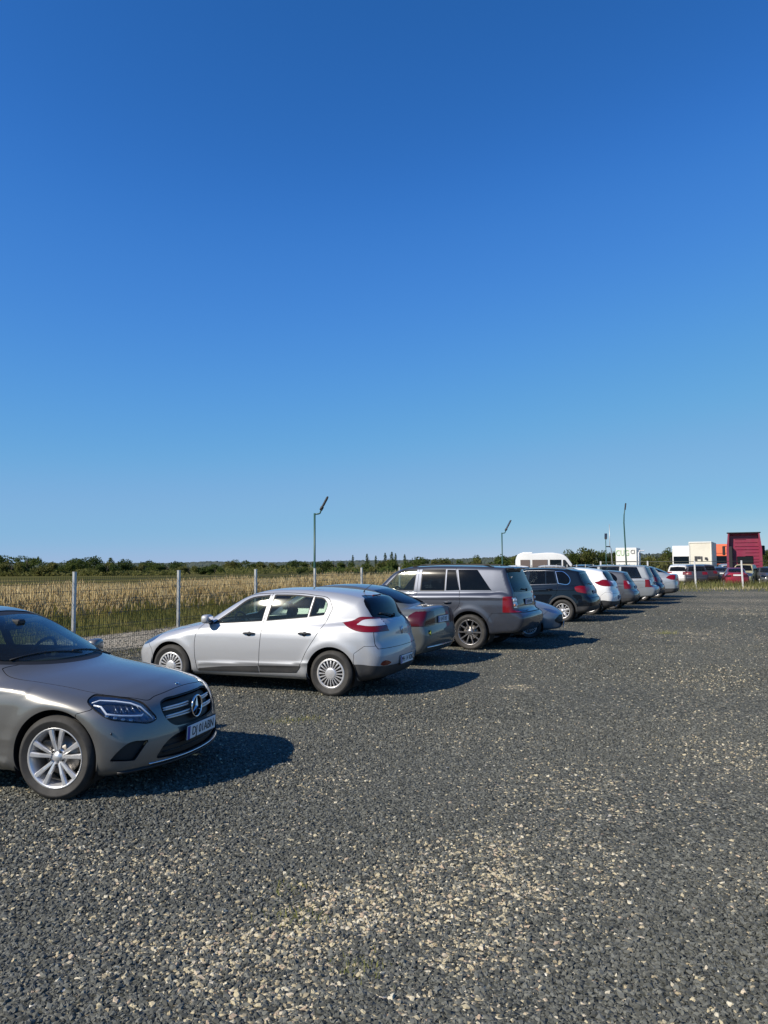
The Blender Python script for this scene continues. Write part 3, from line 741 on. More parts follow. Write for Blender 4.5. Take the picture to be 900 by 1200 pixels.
LK(m_vg, ramp(m_vg, n1.outputs[0], [(.3,(.07,.075,.03)),(.5,(.15,.125,.07)),(.68,(.26,.21,.13))]).outputs[0], bsdf(m_vg).inputs['Base Color'])
for _m in (m_vg, m_rd): bsdf(_m).inputs['Specular IOR Level'].default_value = .0
def strip(name, o0, o1, Y0, Y1, z, m): return sheet(name, [fpt(Y0,o0), fpt(Y1,o0), fpt(Y1,o1), fpt(Y0,o1)], z, m)
strip('fence_verge', .0, 1.2, -10, 70, -.004, m_vg); strip('dirt_track', 1.2, 4.4, -10, 150, .0, m_rd); strip('grass_bank', 4.4, 12, -10, 150, -.004, m_vg)
sheet('far_verge', [(13.5,53.6),(90,53.6),(90,56.5),(13.5,56.5)], -.004, m_vg)
sheet('scrap_yard_floor', [(16,56.5),(90,56.5),(90,125),(30,125)], -.002, m_vg)
# ---- loose stones by geometry nodes
def stones(name, Y0, Y1, dens, s0, s1, seed, shadow_skip=None):
    n_ = 14; V = []; 
    for j in range(n_+1):
        Y = Y0+(Y1-Y0)*j/n_
        for i in range(n_+1): V.append(((-.56*Y-1.0)+(1.12*Y+2.0)*i/n_, Y, .0))
    F = [(j*(n_+1)+i, j*(n_+1)+i+1, (j+1)*(n_+1)+i+1, (j+1)*(n_+1)+i) for j in range(n_) for i in range(n_)]
    me = np_mesh(name, V, F, m_st); o = link_mesh(name, me); o['kind'] = 'stuff'
    g = bpy.data.node_groups.new(name, 'GeometryNodeTree'); g.interface.new_socket('Geometry', in_out='INPUT', socket_type='NodeSocketGeometry'); g.interface.new_socket('Geometry', in_out='OUTPUT', socket_type='NodeSocketGeometry')
    n = g.nodes; L = g.links.new; gi = n.new('NodeGroupInput'); go = n.new('NodeGroupOutput')
    dp = n.new('GeometryNodeDistributePointsOnFaces'); dp.inputs['Density'].default_value = dens; dp.inputs['Seed'].default_value = seed; L(gi.outputs[0], dp.inputs[0])
    geos = n.new('GeometryNodeGeometryToInstance')
    for k in range(5):
        ic = n.new('GeometryNodeMeshIcoSphere'); ic.inputs['Radius'].default_value = 1; ic.inputs['Subdivisions'].default_value = 1 if k % 2 else 2 if Y0 < 5 else 1
        nz = n.new('ShaderNodeTexNoise'); nz.noise_dimensions = '4D'; nz.inputs['W'].default_value = 3.7*k+seed; nz.inputs['Scale'].default_value = 1.1; nz.inputs['Detail'].default_value = 1
        ps = n.new('GeometryNodeInputPosition'); L(ps.outputs[0], nz.inputs['Vector'])
        sb = n.new('ShaderNodeVectorMath'); sb.operation = 'SUBTRACT'; L(nz.outputs['Color'], sb.inputs[0]); sb.inputs[1].default_value = (.5,.5,.5)
        sc = n.new('ShaderNodeVectorMath'); sc.operation = 'MULTIPLY'; L(sb.outputs[0], sc.inputs[0]); sc.inputs[1].default_value = (2.6,2.6,2.0)
        sp_ = n.new('GeometryNodeSetPosition'); L(ic.outputs['Mesh'], sp_.inputs['Geometry']); L(sc.outputs[0], sp_.inputs['Offset'])
        tr = n.new('GeometryNodeTransform'); tr.inputs['Scale'].default_value = ((1,.75,.55),(1,.9,.7),(1,.65,.5),(1,.8,.8),(1,.55,.45))[k]; L(sp_.outputs[0], tr.inputs[0])
        sm = n.new('GeometryNodeSetMaterial'); sm.inputs['Material'].default_value = m_st; L(tr.outputs[0], sm.inputs[0]); L(sm.outputs[0], geos.inputs[0])
    def rnd(lo, hi, sd, ty='FLOAT'):
        r = n.new('FunctionNodeRandomValue'); r.data_type = ty; i0 = [s for s in r.inputs if s.name == 'Min' and s.enabled][0]; i1 = [s for s in r.inputs if s.name == 'Max' and s.enabled][0]
        i0.default_value = lo; i1.default_value = hi; [s for s in r.inputs if s.name == 'Seed'][0].default_value = sd; return [s for s in r.outputs if s.enabled][0]
    ii = n.new('GeometryNodeInstanceOnPoints'); L(dp.outputs['Points'], ii.inputs['Points']); L(geos.outputs[0], ii.inputs['Instance']); ii.inputs['Pick Instance'].default_value = True
    L(rnd(0, 4, seed+1, 'INT'), ii.inputs['Instance Index']); L(rnd((-.6,-.6,0), (.6,.6,6.283), seed+2, 'FLOAT_VECTOR'), ii.inputs['Rotation'])
    pw = n.new('ShaderNodeMath'); pw.operation = 'POWER'; L(rnd(0., 1., seed+3), pw.inputs[0]); pw.inputs[1].default_value = 2.6
    ma = n.new('ShaderNodeMath'); ma.operation = 'MULTIPLY_ADD'; L(pw.outputs[0], ma.inputs[0]); ma.inputs[1].default_value = s1-s0; ma.inputs[2].default_value = s0; L(ma.outputs[0], ii.inputs['Scale'])
    gg = ii.outputs[0]
    for k, nm in ((7,'rnd'),(9,'rnd2')):
        st = n.new('GeometryNodeStoreNamedAttribute'); st.data_type = 'FLOAT'; st.domain = 'INSTANCE'; st.inputs['Name'].default_value = nm
        L(gg, st.inputs['Geometry']); L(rnd(0., 1., seed+k), [s for s in st.inputs if s.name == 'Value' and s.enabled][0]); gg = st.outputs[0]
    L(gg, go.inputs[0])
    md = o.modifiers.new('stones', 'NODES'); md.node_group = g; return o
stones('gravel_stones', 2.3, 5.2, 4600, .0065, .0185, 11)
stones('gravel_stones', 5.2, 9.0, 2800, .0080, .020, 31)
stones('gravel_stones', 9.0, 17.0, 1000, .010, .021, 51)
stones('gravel_stones', 17.0, 30.0, 180, .012, .026, 71)
# ------------------------------------------------------------------ tall dry grass along the bank
def leafmat(name, col, rough=.8, trans=.5, stops=None, scale=1.2):
    m = bpy.data.materials.new(name); m.use_nodes = True; b = bsdf(m); b.inputs['Roughness'].default_value = rough; b.inputs['Specular IOR Level'].default_value = .15
    tc = N(m, 'ShaderNodeTexCoord'); n = noise(m, tc.outputs['Object'], scale, 4, .7); c = ramp(m, n.outputs[0], stops).outputs[0] if stops else None
    if c is not None: LK(m, c, b.inputs['Base Color'])
    else: b.inputs['Base Color'].default_value = (*col, 1)
    t = N(m, 'ShaderNodeBsdfTranslucent'); mx = N(m, 'ShaderNodeMixShader'); mx.inputs[0].default_value = trans; out = m.node_tree.nodes['Material Output']
    if c is not None: LK(m, c, t.inputs[0])
    else: t.inputs[0].default_value = (*col, 1)
    LK(m, b.outputs[0], mx.inputs[1]); LK(m, t.outputs[0], mx.inputs[2]); LK(m, mx.outputs[0], out.inputs[0]); return m
M['stalk'] = leafmat('green_stems', 0, stops=[(.3,(.20,.23,.055)),(.5,(.35,.34,.10)),(.7,(.54,.44,.18))], scale=.8)
M['plume'] = leafmat('dry_plumes', 0, stops=[(.3,(.58,.46,.24)),(.5,(.72,.60,.34)),(.72,(.84,.74,.48))], scale=3.)
M['weed'] = leafmat('weeds', 0, stops=[(.3,(.11,.14,.04)),(.5,(.22,.22,.07)),(.7,(.42,.35,.16))], scale=1.5)
def blades(X, Y, Z, H, Wd, rs, lean=.22, seg=2):
    """flat tapering stems: returns verts, tris"""
    n = len(X); a = rs.uniform(0, 2*math.pi, n); la = rs.uniform(0, 2*math.pi, n); ln = rs.uniform(.02, lean, n)*H
    cx, sx = np.cos(a), np.sin(a); V = []; T = []
    for k in range(seg+1):
        t = k/seg; w = Wd*(1-t*.75)/2; px = X+np.cos(la)*ln*t*t; py = Y+np.sin(la)*ln*t*t; pz = Z+H*t*(1-.08*t)
        V += [np.stack([px-cx*w, py-sx*w, pz], 1), np.stack([px+cx*w, py+sx*w, pz], 1)]
    V = np.stack(V, 1).reshape(-1, 3); b = np.arange(n)[:, None]*(2*(seg+1)); T = []
    for k in range(seg):
        o = 2*k; T += [b+np.array([o, o+1, o+3]), b+np.array([o, o+3, o+2])]
    tip = np.stack([X+np.cos(la)*ln, Y+np.sin(la)*ln, Z+H*.92], 1)
    return V, np.concatenate(T), tip, (np.cos(la), np.sin(la))
def stuffmesh(name, parts):
    V = []; T = []; mi = []; o = 0; ms = []
    for v, t, m in parts:
        if m not in ms: ms.append(m)
        V.append(v); T.append(t+o); mi += [ms.index(m)]*len(t); o += len(v)
    ob = link_mesh(name, np_mesh(name, np.concatenate(V), np.concatenate(T), ms, mi, smooth=False)); ob['kind'] = 'stuff'; return ob
rs = np.random.RandomState(4)
def bank(name, n, Y0, Y1, o0, o1, h0, h1, w, plume=True, seed=1, pm=1.):
    rs = np.random.RandomState(seed); Y = Y0+(Y1-Y0)*rs.uniform(0, 1, n)**1.35; o = rs.uniform(o0, o1, n)
    cl = np.sin(Y*1.9+o*2.1)+np.sin(Y*.73-o*1.3)+np.sin(o*3.7+Y*.31); keep = rs.uniform(-2.6, 2.6, n) < cl+1.3; Y, o, cl = Y[keep], o[keep], cl[keep]; n = len(Y)
    X = .5*Y-FK+FN.x*o; Yw = Y+FN.y*o; H = rs.uniform(h0, h1, n)*(.88+.05*cl); edge = np.clip((o-o0)/1.3, .45, 1)
    V, T, tip, la = blades(X, Yw, np.zeros(n), H*edge, np.full(n, w), rs, .3); parts = [(V, T, M['stalk'] if plume else M['weed'])]
    if plume:
        sel = (rs.uniform(0, 1, n) < .62*pm) & (edge > .62); tp = tip[sel]; k = len(tp); Lp = rs.uniform(.18, .38, k); lx, ly = la[0][sel], la[1][sel]
        P = []
        for (dx, dy) in ((1,0),(0,1)):
            ww = rs.uniform(.010, .021, k); c = [tp-np.stack([0*Lp,0*Lp,Lp*.35],1), tp+np.stack([dx*ww, dy*ww, Lp*.05],1), tp+np.stack([lx*Lp*.28, ly*Lp*.28, Lp*.68],1), tp+np.stack([-dx*ww, -dy*ww, Lp*.05],1)]
            P.append(np.stack(c, 1).reshape(-1, 3))
        PV = np.concatenate(P); b = np.arange(2*k)[:, None]*4; parts.append((PV, np.concatenate([b+np.array([0,1,2]), b+np.array([0,2,3])]), M['plume']))
    return stuffmesh(name, parts)
bank('tall_dry_grass', 52000, 9, 42, 4.8, 11.5, .80, 1.30, .013, seed=3, pm=1.4)
bank('bank_grass', 11000, 9, 46, 4.4, 5.8, .35, .85, .014, plume=False, seed=13)
bank('tall_dry_grass', 16000, 40, 110, 4.6, 15, .9, 1.4, .04, seed=5)
bank('bank_weeds', 9000, 9, 50, 4.2, 5.6, .2, .6, .02, plume=False, seed=7)
bank('fence_weeds', 5200, 6, 60, -.15, .9, .06, .26, .012, plume=False, seed=9)
def patch_grass(name, n, x0, x1, y0, y1, h0, h1, w, m, seed, clump=1.5, extra=None):
    rs = np.random.RandomState(seed); X = rs.uniform(x0, x1, n); Y = rs.uniform(y0, y1, n); cl = np.sin(X*clump+Y)+np.sin(X*.7*clump-Y*1.7)+np.sin(X*2.3*clump); k = rs.uniform(-2.2, 2.8, n) < cl+.8; X, Y = X[k], Y[k]
    H = rs.uniform(h0, h1, len(X)); V, T, tip, la = blades(X, Y, np.zeros(len(X)), H, np.full(len(X), w), rs, .5); return stuffmesh(name, [(V, T, m)])
patch_grass('verge_grass', 15000, 14.5, 60, 51.6, 56.4, .15, .62, .035, M['weed'], 21)
patch_grass('verge_grass', 3500, 17, 60, 46.5, 51.8, .05, .22, .03, M['weed'], 22)
patch_grass('yard_grass', 9000, 17, 75, 56.5, 80, .10, .45, .05, M['weed'], 23)
# few small weeds in the gravel
patch_grass('verge_grass', 3000, 15, 60, 49.5, 53, .08, .30, .03, M['plume'], 27)
rs = np.random.RandomState(8); parts = []
for (x, y, n, h) in ((-.47,4.05,70,.035),(-.12,3.55,60,.03),(-1.15,8.95,110,.035),(-.9,9.1,60,.03),(-.55,4.4,40,.03),(2.9,5.1,50,.03),(7.2,19.5,120,.09)):
    X = x+rs.normal(0, .07 if n < 100 else .16, n); Y = y+rs.normal(0, .06 if n < 100 else .10, n); V, T, _, _ = blades(X, Y, np.zeros(n)+.005, rs.uniform(.5, 1.3, n)*h, np.full(n, .005), rs, .9); parts.append((V, T, M['stalk']))
stuffmesh('gravel_weeds', parts)
# ------------------------------------------------------------------ welded-mesh fence
M['galv'] = mat('galvanised_post', (.50,.50,.49), .45, .55); dirty(M['galv'], (.50,.50,.49), .2, 6., (.22,.2,.18))
M['wire'] = mat('green_grey_wire', (.05,.055,.05), .45, .5)
M['whitepost'] = mat('white_painted_post', (.72,.72,.72), .5); dirty(M['whitepost'], (.72,.72,.72), .2, 3., (.4,.36,.3))
def wire_panel(L, H=1.58, step=.05):
    m = MB(); r = .0034
    def rod(a, b, r):
        a = Vector(a); b = Vector(b); d = (b-a).normalized(); u = d.cross(Vector((0,1,0))) if abs(d.y) < .9 else Vector((1,0,0)); u.normalize(); w = d.cross(u)
        V = [p+(u*math.cos(t)+w*math.sin(t))*r for p in (a, b) for t in (0, 2.094, 4.189)]; m.add(V, [(0,1,4,3),(1,2,5,4),(2,0,3,5)])
    n = int(L/step)
    for i in range(n+1):
        x = i*L/n; pz = [(0,.03)]
        for zf in (.10,.62,1.14,H-.06): rod((x, 0, zf-.05 if zf > .1 else .04), (x, .028, zf), r) if False else None
        zs = [.03,.14,.17,.20,.62,.65,.68,1.10,1.13,1.16,H-.10,H-.07,H-.04,H+.02]; ys = [0,0,-.03,0,0,-.03,0,0,-.03,0,0,-.03,0,0]
        for k in range(len(zs)-1): rod((x, ys[k], zs[k]), (x, ys[k+1], zs[k+1]), r)
    for z in (.06,.14,.20,.40,.62,.68,.90,1.10,1.16,1.34,H-.10,H-.04): rod((0, .003, z), (L, .003, z), .0042)
    return m.mesh('mesh_panel', M['wire'])
def post_mesh(h, w, m, cap=True):
    b = MB(); b.box((0,0,h/2), (w, w*1.0, h), bev=.004); 
    if cap: b.box((0,0,h+.006), (w+.006, w+.006, .014), bev=.003)
    for z in (.25,.8,1.35): b.box((0,-w/2-.006,z), (w*.8,.012,.05), bev=.003)
    return b.mesh('post', m)
fence = empty('mesh_fence', (fpt(6.)[0], fpt(6.)[1], 0), math.atan2(FD.y, FD.x), 'wire mesh fence on pale steel posts running along the left side behind the parked cars', 'fence')
SP = .196*FK/ FD.y; pm = post_mesh(1.70, .055, M['galv']); pw = wire_panel(SP-.05)
Y0 = 1.103*FK
for n in range(-5, 24):
    s_ = (Y0+n*.196*FK-6.)/FD.y
    p = link_mesh('post', pm, fence); p.location = (s_, 0, 0); p.rotation_euler = (0,0,0)
    if n < 23: q = link_mesh('mesh_panel', pw, fence); q.location = (s_+.025, .03, .02); q['kind'] = 'stuff' if n > 14 else 'part'
    if 'kind' in q.keys() and q['kind'] == 'part': del q['kind']
f2 = empty('cross_fence', (15.3, 54.2, 0), 0, 'white-posted wire fence with a thin top rail along the grassy verge', 'fence')
pm2 = post_mesh(1.92, .085, M['whitepost'], False); pw2 = wire_panel(3.25, 1.7, .10)
for i in range(11):
    p = link_mesh('post', pm2, f2); p.location = (.15+i*3.34, 0, 0); p.rotation_euler = (0, R(-1.5), 0)
    if i < 10: link_mesh('mesh_panel', pw2, f2).location = (.2+i*3.34, .05, .02)
m = MB(); m.tube([(.15,0,1.87),(17,0.02,1.86),(33.6,0,1.87)], .022, 6); m.build('top_rail', M['wire'], f2)
# ------------------------------------------------------------------ lamp posts
M['lampgreen'] = mat('dark_green_post_paint', (.02,.075,.06), .45); M['panel'] = mat('solar_panel', (.02,.03,.05), .2)
def lamp(loc, h, head_dir, label, head=.62, name='street_lamp', r=.032, lean=0., up=R(62), grp='slim lamp posts along the fence'):
    o = empty(name, (loc[0], loc[1], 0), head_dir, label, 'lamp post', grp)
    m = MB(); m.tube([(0,0,0),(0,0,h*.5),(lean*.0,0,h)], [r,r,r*.92], 10); m.box((0,0,.01),(.18,.18,.02),bev=.004); m.build('pole', M['lampgreen'], o)
    m = MB(); m.tube([(0,0,h-.03),(.12,0,h-.015),(.15,0,h+.0),(.20,0,h+.12)], .022, 8); m.build('bracket', M['lampgreen'], o)
    rt = Matrix.Rotation(-up, 3, 'Y'); c = Vector((.18+math.cos(up)*head*.5, 0, h+.10+math.sin(up)*head*.5))
    m = MB(); m.box(c, (head*.86, .20, .05), rot=rt, bev=.015); m.box(c-rt@Vector((head*.40,0,0)), (.13,.16,.09), rot=rt, bev=.02); m.build('lamp_head', M['trim'], o)
    m = MB(); m.box(c+rt@Vector((.03,0,.029)), (head*.62,.15,.008), rot=rt, bev=.002); m.box(c+rt@Vector((.03,0,-.029)), (head*.5,.13,.008), rot=rt, bev=.002); m.build('lamp_panel', M['panel'], o)
    return o
def on_fence(px, o=.25):
    t = (px-450)/890; Y = FK/(.5-t)+o; return (t*Y, Y)
lamp(on_fence(368.5, .35), 3.28, R(5), 'slim dark green lamp post above the silver hatchback roof, its flat head tilted up', .46)
lamp(on_fence(588), 3.30, R(2), 'slim lamp post with an upturned head, rising above the tall grey off-roader', .62)
lamp((17.2, 59.0), 3.55, R(70), 'small lamp post seen end-on, leftmost of the three masts above the white crossover', .55)
def mast(loc, h, label, kind):
    o = empty('mast', (loc[0], loc[1], 0), 0, label, 'mast'); m = MB()
    if kind == 0:
        m.tube([(.12,0,0),(.04,0,h*.45),(-.03,0,h*.8),(.0,0,h*.9),(.10,0,h)], [.07,.06,.05,.045,.03], 8); m.build('pole', M['lampgreen'], o)
        MB().box((.12,0,h+.05), (.10,.12,.55), bev=.03, rot=Matrix.Rotation(R(8),3,'Y')).build('lamp_head', M['trim'], o)
    elif kind == 1:
        m.tube([(.22,0,0),(.1,0,h*.6),(0,0,h*.62),(0,0,h)], [.05,.04,.03,.02], 8); m.build('pole', M['galv'], o)
        MB().box((-.14,0,h*.63), (.36,.16,.09), bev=.03).build('lamp_head', M['trim'], o)
    else:
        m.tube([(0,0,0),(0,0,h*.93),(.15,0,h)], .05, 8); m.build('pole', M['whitepost'], o); MB().box((.3,0,h), (.5,.2,.1), bev=.03).build('lamp_head', M['whitepost'], o)
    return o
mast((19.0, 60.), 6.2, 'tallest thin mast with a curved top, in front of the white lettered box trailer', 0)
mast((18.7, 63.), 5.0, 'thin straight aerial mast with a small side lamp, just left of the lettered box trailer', 1)
mast((23.4, 70.), 2.9, 'short white lamp standing right of the lettered box trailer', 2)
# ------------------------------------------------------------------ trees and bushes
def crown(name, seed, w, h, n, leaf, m, shape='round', base=.0):
    rs = np.random.RandomState(seed); P = []
    cl = []
    k = 9 if shape == 'round' else 7
    for i in range(k):
        if shape == 'round': c = np.array([rs.uniform(-.32,.32)*w, rs.uniform(-.32,.32)*w, h*(.14+.66*rs.uniform())]); r = np.array([w*rs.uniform(.20,.32)]*2+[h*rs.uniform(.16,.26)])
        elif shape == 'bush': c = np.array([rs.uniform(-.38,.38)*w, rs.uniform(-.3,.3)*w*.5, h*(.2+.45*rs.uniform())]); r = np.array([w*rs.uniform(.14,.24), w*.16, h*rs.uniform(.18,.34)])
        else: c = np.array([rs.uniform(-.1,.1)*w, rs.uniform(-.1,.1)*w, h*(.15+.75*i/(k-1))]); t = .75 if 0 < i < k-1 else .4; r = np.array([w*.45*t, w*.45*t, h*.13])
        cl.append((c, r))
    per = n//k
    for c, r in cl:
        d = rs.normal(size=(per, 3)); d /= np.linalg.norm(d, axis=1)[:, None]; q = c+d*r*(rs.uniform(.25, 1.15, (per, 1))**.5); P.append(q)
    P = np.concatenate(P); P[:,2] = np.maximum(P[:,2], base+.03*h*rs.uniform(0, 1, len(P))); s = rs.uniform(.6, 1.4, len(P))*leaf
    a = rs.normal(size=(len(P), 3)); a /= np.linalg.norm(a, axis=1)[:, None]; b = np.cross(a, rs.normal(size=(len(P), 3))); b /= np.linalg.norm(b, axis=1)[:, None]
    V = np.stack([P-a*s[:, None], P+b*s[:, None]*.6, P+a*s[:, None], P-b*s[:, None]*.6], 1).reshape(-1, 3); o = np.arange(len(P))[:, None]*4
    return np_mesh(name, V, np.concatenate([o+np.array([0,1,2]), o+np.array([0,2,3])]), m, smooth=False)
M['leafa'] = leafmat('leaves_mid', 0, stops=[(.3,(.045,.065,.016)),(.5,(.085,.115,.028)),(.7,(.15,.165,.045))], scale=.35)
M['leafb'] = leafmat('leaves_dark', 0, stops=[(.3,(.035,.056,.018)),(.55,(.07,.10,.028)),(.75,(.13,.15,.045))], scale=.4)
M['leafc'] = leafmat('leaves_olive', 0, stops=[(.3,(.07,.08,.022)),(.5,(.13,.135,.04)),(.7,(.22,.20,.07))], scale=.4)
M['bark'] = mat('bark', (.10,.08,.06), .9); dirty(M['bark'], (.10,.08,.06), .5, 3, (.2,.18,.15))
CR = {}
for i in range(3): CR[('round', i)] = [crown('crown', 40+i, 4.6, 4.2, 1500, .17, M[k], 'round', .0) for k in ('leafa','leafb','leafc')]
for i in range(2): CR[('bush', i)] = [crown('crown', 60+i, 5.0, 2.4, 1100, .16, M[k], 'bush') for k in ('leafa','leafb','leafc')]
CR[('pop', 0)] = [crown('crown', 70, 2.0, 7.5, 900, .16, M[k], 'pop', .6) for k in ('leafa','leafb','leafc')]
def trunk_mesh(h, r, sd):
    rs_ = random.Random(sd); m = MB(); m.tube([(0,0,-.1),(rs_.uniform(-.06,.06),rs_.uniform(-.06,.06),h*.35),(rs_.uniform(-.15,.15),.05,h*.75)], [r,r*.75,r*.35], 7)
    for k in range(4):
        a = rs_.uniform(0, 6.28); z = h*rs_.uniform(.25,.5); m.tube([(0,0,z),(math.cos(a)*h*.14, math.sin(a)*h*.14, z+h*.16),(math.cos(a)*h*.25, math.sin(a)*h*.25, z+h*.26)], [r*.5,r*.32,r*.1], 5)
    return m.mesh('trunk', M['bark'])
TR = {'round': trunk_mesh(4.2,.14,1), 'bush': trunk_mesh(2.2,.08,2), 'pop': trunk_mesh(7.5,.12,3)}
HOR_ = lambda px: 661+(450-px)*math.tan(ROLL)
_k = [0]
def tree(px, ytop, D, w_px, shape, tone, label=None, grp=None, name=None, ygnd=None):
    """tree D metres away in the direction of photo column px; height and width from how tall it stands against the horizon"""
    h = CAM_H+(HOR_(px)-ytop)*D/890*1.0; h = max(h, 1.2); w = w_px*D/890; i = _k[0]; _k[0] += 1
    v = {'round': (4.6,4.2), 'bush': (5.,2.4), 'pop': (2.,7.5)}[shape]; var = i % (3 if shape == 'round' else 2 if shape == 'bush' else 1)
    nm = name or {'round': 'tree', 'bush': 'bush', 'pop': 'poplar_tree'}[shape]
    o = empty(nm, ((px-450)/890*D, D, -.02), (i*2.399) % 6.28 if shape != 'bush' else ((i % 2)*math.pi), label, {'bush': 'bush'}.get(shape, 'tree'), grp)
    c = link_mesh('crown', CR[(shape, var)][tone], o); c.scale = (w/v[0]*1.12, w/v[0]*1.12, h/v[1]*1.02)
    t = link_mesh('trunk', TR[shape], o); t.scale = (w/v[0], w/v[0], h/v[1])
G1 = 'scrubby trees standing across the field on the left'
TL = 'scrubby tree in the row across the field'
desc = {0: 'leafy green', 1: 'dark green', 2: 'olive green'}
left = [(4,651,150,26,'round',1),(14,657,140,24,'bush',2),(32,652,150,22,'round',0),(38,653,160,14,'round',1),(50,659,140,26,'bush',2),(60,658,150,20,'round',1),(72,660,145,24,'bush',0),(84,653,150,22,'round',0),(98,656,155,22,'round',1),(106,652,150,24,'round',1),(118,659,145,22,'bush',2),(130,655,150,10,'pop',0),(126,660,140,20,'bush',1),(150,654,150,21,'round',1),(158,661,150,18,'bush',2),(172,657,170,16,'round',1),(184,658,165,20,'round',0),(196,660,160,22,'bush',1),(208,658,175,18,'round',1),(222,662,150,18,'bush',2),(240,662,150,24,'bush',1),(252,663,140,16,'bush',0)]
ORD = 'first second third fourth fifth sixth seventh eighth ninth tenth eleventh twelfth thirteenth fourteenth fifteenth sixteenth seventeenth eighteenth nineteenth twentieth twenty-first twenty-second twenty-third twenty-fourth twenty-fifth twenty-sixth twenty-seventh twenty-eighth'.split()
left = [(a, b-2.2 if c < 165 and i_ % 2 == 0 else b-.8, c, d*1.12, e, f) for i_, (a, b, c, d, e, f) in enumerate(left)]; left.sort()
for i, (px, yt, D, w, s, t) in enumerate(left):
    tree(px, yt, D, w, s, t, f"{desc[t]} {'bush' if s == 'bush' else 'tree'}, {ORD[i]} from the left in the scrub row across the field", 'trees and bushes across the field on the left')
mid = [(268,656,260,20,'round',2),(282,655,280,18,'round',0),(296,657,270,20,'bush',1),(312,658,240,20,'bush',2),(330,659,240,22,'bush',1),(345,656,280,20,'round',1),(352,663,150,14,'bush',1),(362,657,260,20,'bush',0),(378,656,120,20,'round',1),(392,658,240,18,'bush',2),(405,657,230,18,'bush',0),(398,664,90,26,'bush',2),(425,662,80,26,'bush',2),(438,657,120,26,'bush',0),(455,655,120,26,'round',2),(468,654,115,28,'bush',0),(484,651,110,30,'round',0),(500,653,120,28,'bush',2),(515,652,120,26,'round',2),(530,653,125,26,'bush',0),(548,652,120,26,'bush',2),(556,648,125,14,'round',0),(572,652,115,26,'bush',0),(590,650,90,28,'round',0),(602,648,85,28,'round',0),(612,649,85,24,'round',2)]
mid.sort()
for i, (px, yt, D, w, s, t) in enumerate(mid):
    tree(px, yt, D, w, s, t, f"{desc[t]} {'bush' if s == 'bush' else 'tree'}, {ORD[i]} from the left behind hatchback and off-roader roofs", 'trees and bushes behind the row of cars')
for i, (px, yt, w) in enumerate(((413,651,4),(430,649.5,5),(440,651.5,4),(451,648.5,5),(459,647.5,6),(463,649,4.5),(474,650,4.5))):
    tree(px, yt, 330, w, 'pop', 1, f'{ORD[i]} thin dark poplar from the left in the skyline group before the grey off-roader', 'far poplars on the skyline')
for i, (px, yt, w, s, t) in enumerate(sorted(((668,641,20,'round',0),(680,640,24,'round',2),(692,641,24,'round',0),(704,645,18,'round',1),(712,643,16,'round',0),(655,648,20,'bush',0),(722,646,18,'round',1),(640,650,20,'bush',2),(628,650,20,'bush',0)))):
    tree(px, yt, 118, w, s, t, f"{desc[t]} {'bush' if s == 'bush' else 'tree'}, {ORD[i]} from the left in the hedge around the minibus", 'hedge behind the minibus')
for i, (px, yt, w, s, t) in enumerate(sorted(((752,650,22,'bush',2),(766,651,22,'bush',0),(778,648,16,'round',2),(786,640,16,'round',0),(784,648,16,'bush',2),(840,646,20,'round',0),(897,642,16,'round',0),(893,650,18,'bush',1),(908,640,20,'round',0),(846,650,14,'bush',1)))):
    tree(px, yt, 135, w, s, t, f"{desc[t]} {'bush' if s == 'bush' else 'tree'}, {ORD[i]} from the left of those behind the lorries", 'trees behind the lorries')
def thicket(name, pxs, D0, D1, n, h, leaf, m, seed):
    rs_ = np.random.RandomState(seed); D = rs_.uniform(D0, D1, n); px = rs_.uniform(pxs[0], pxs[1], n); X = (px-450)/890*D
    hh = h*(.55+.25*np.sin(X*.31+D*.13)+.2*np.sin(X*.93+2)+.15*np.sin(X*2.1)); P = np.stack([X, D, rs_.uniform(0, 1, n)**.8*np.maximum(hh, .3)], 1); s = rs_.uniform(.6, 1.4, n)*leaf
    a = rs_.normal(size=(n, 3)); a /= np.linalg.norm(a, axis=1)[:, None]; b = np.cross(a, rs_.normal(size=(n, 3))); b /= np.linalg.norm(b, axis=1)[:, None]
    V = np.stack([P-a*s[:, None], P+b*s[:, None]*.6, P+a*s[:, None], P-b*s[:, None]*.6], 1).reshape(-1, 3); o = np.arange(n)[:, None]*4
    return stuffmesh(name, [(V, np.concatenate([o+np.array([0,1,2]), o+np.array([0,2,3])]), m)])
thicket('scrub_thicket', (-60,215), 138, 172, 13000, 1.3, .26, M['leafc'], 1)
thicket('scrub_thicket', (-60,150), 150, 180, 6000, 1.6, .30, M['leafa'], 2)
thicket('scrub_thicket', (215,640), 150, 260, 8000, 1.5, .30, M['leafc'], 3)
thicket('scrub_thicket', (380,640), 85, 130, 8000, 1.5, .20, M['leafa'], 4)
thicket('scrub_thicket', (600,960), 125, 170, 16000, 3.2, .30, M['leafc'], 5)
# far wooded ridge: a long uneven mass of tree tops
def ridge(name, D, prof, seed, m, depth=60):
    rs_ = np.random.RandomState(seed); V = []; F = []; n = 0; xs = np.arange(prof[0][0], prof[-1][0], 1.6); hp = np.interp(xs, [p[0] for p in prof], [p[1] for p in prof])
    rows = 4
    for r in range(rows):
        for i, (px, y) in enumerate(zip(xs, hp)):
            Dd = D+depth*r/rows; top = CAM_H+(HOR_(px)-y)*D/890; z = [0, .65, .92, 1.][r]*top*(1+rs_.uniform(-.12,.12)); V.append(((px-450)/890*D*(Dd/D)+rs_.uniform(-1,1)*D/900, Dd, max(z, 0) if r else -1))
    k = len(xs)
    for r in range(rows-1):
        for i in range(k-1): F.append((r*k+i, r*k+i+1, (r+1)*k+i+1, (r+1)*k+i))
    o = link_mesh(name, np_mesh(name, V, F, m, smooth=False)); o['kind'] = 'structure'; return o
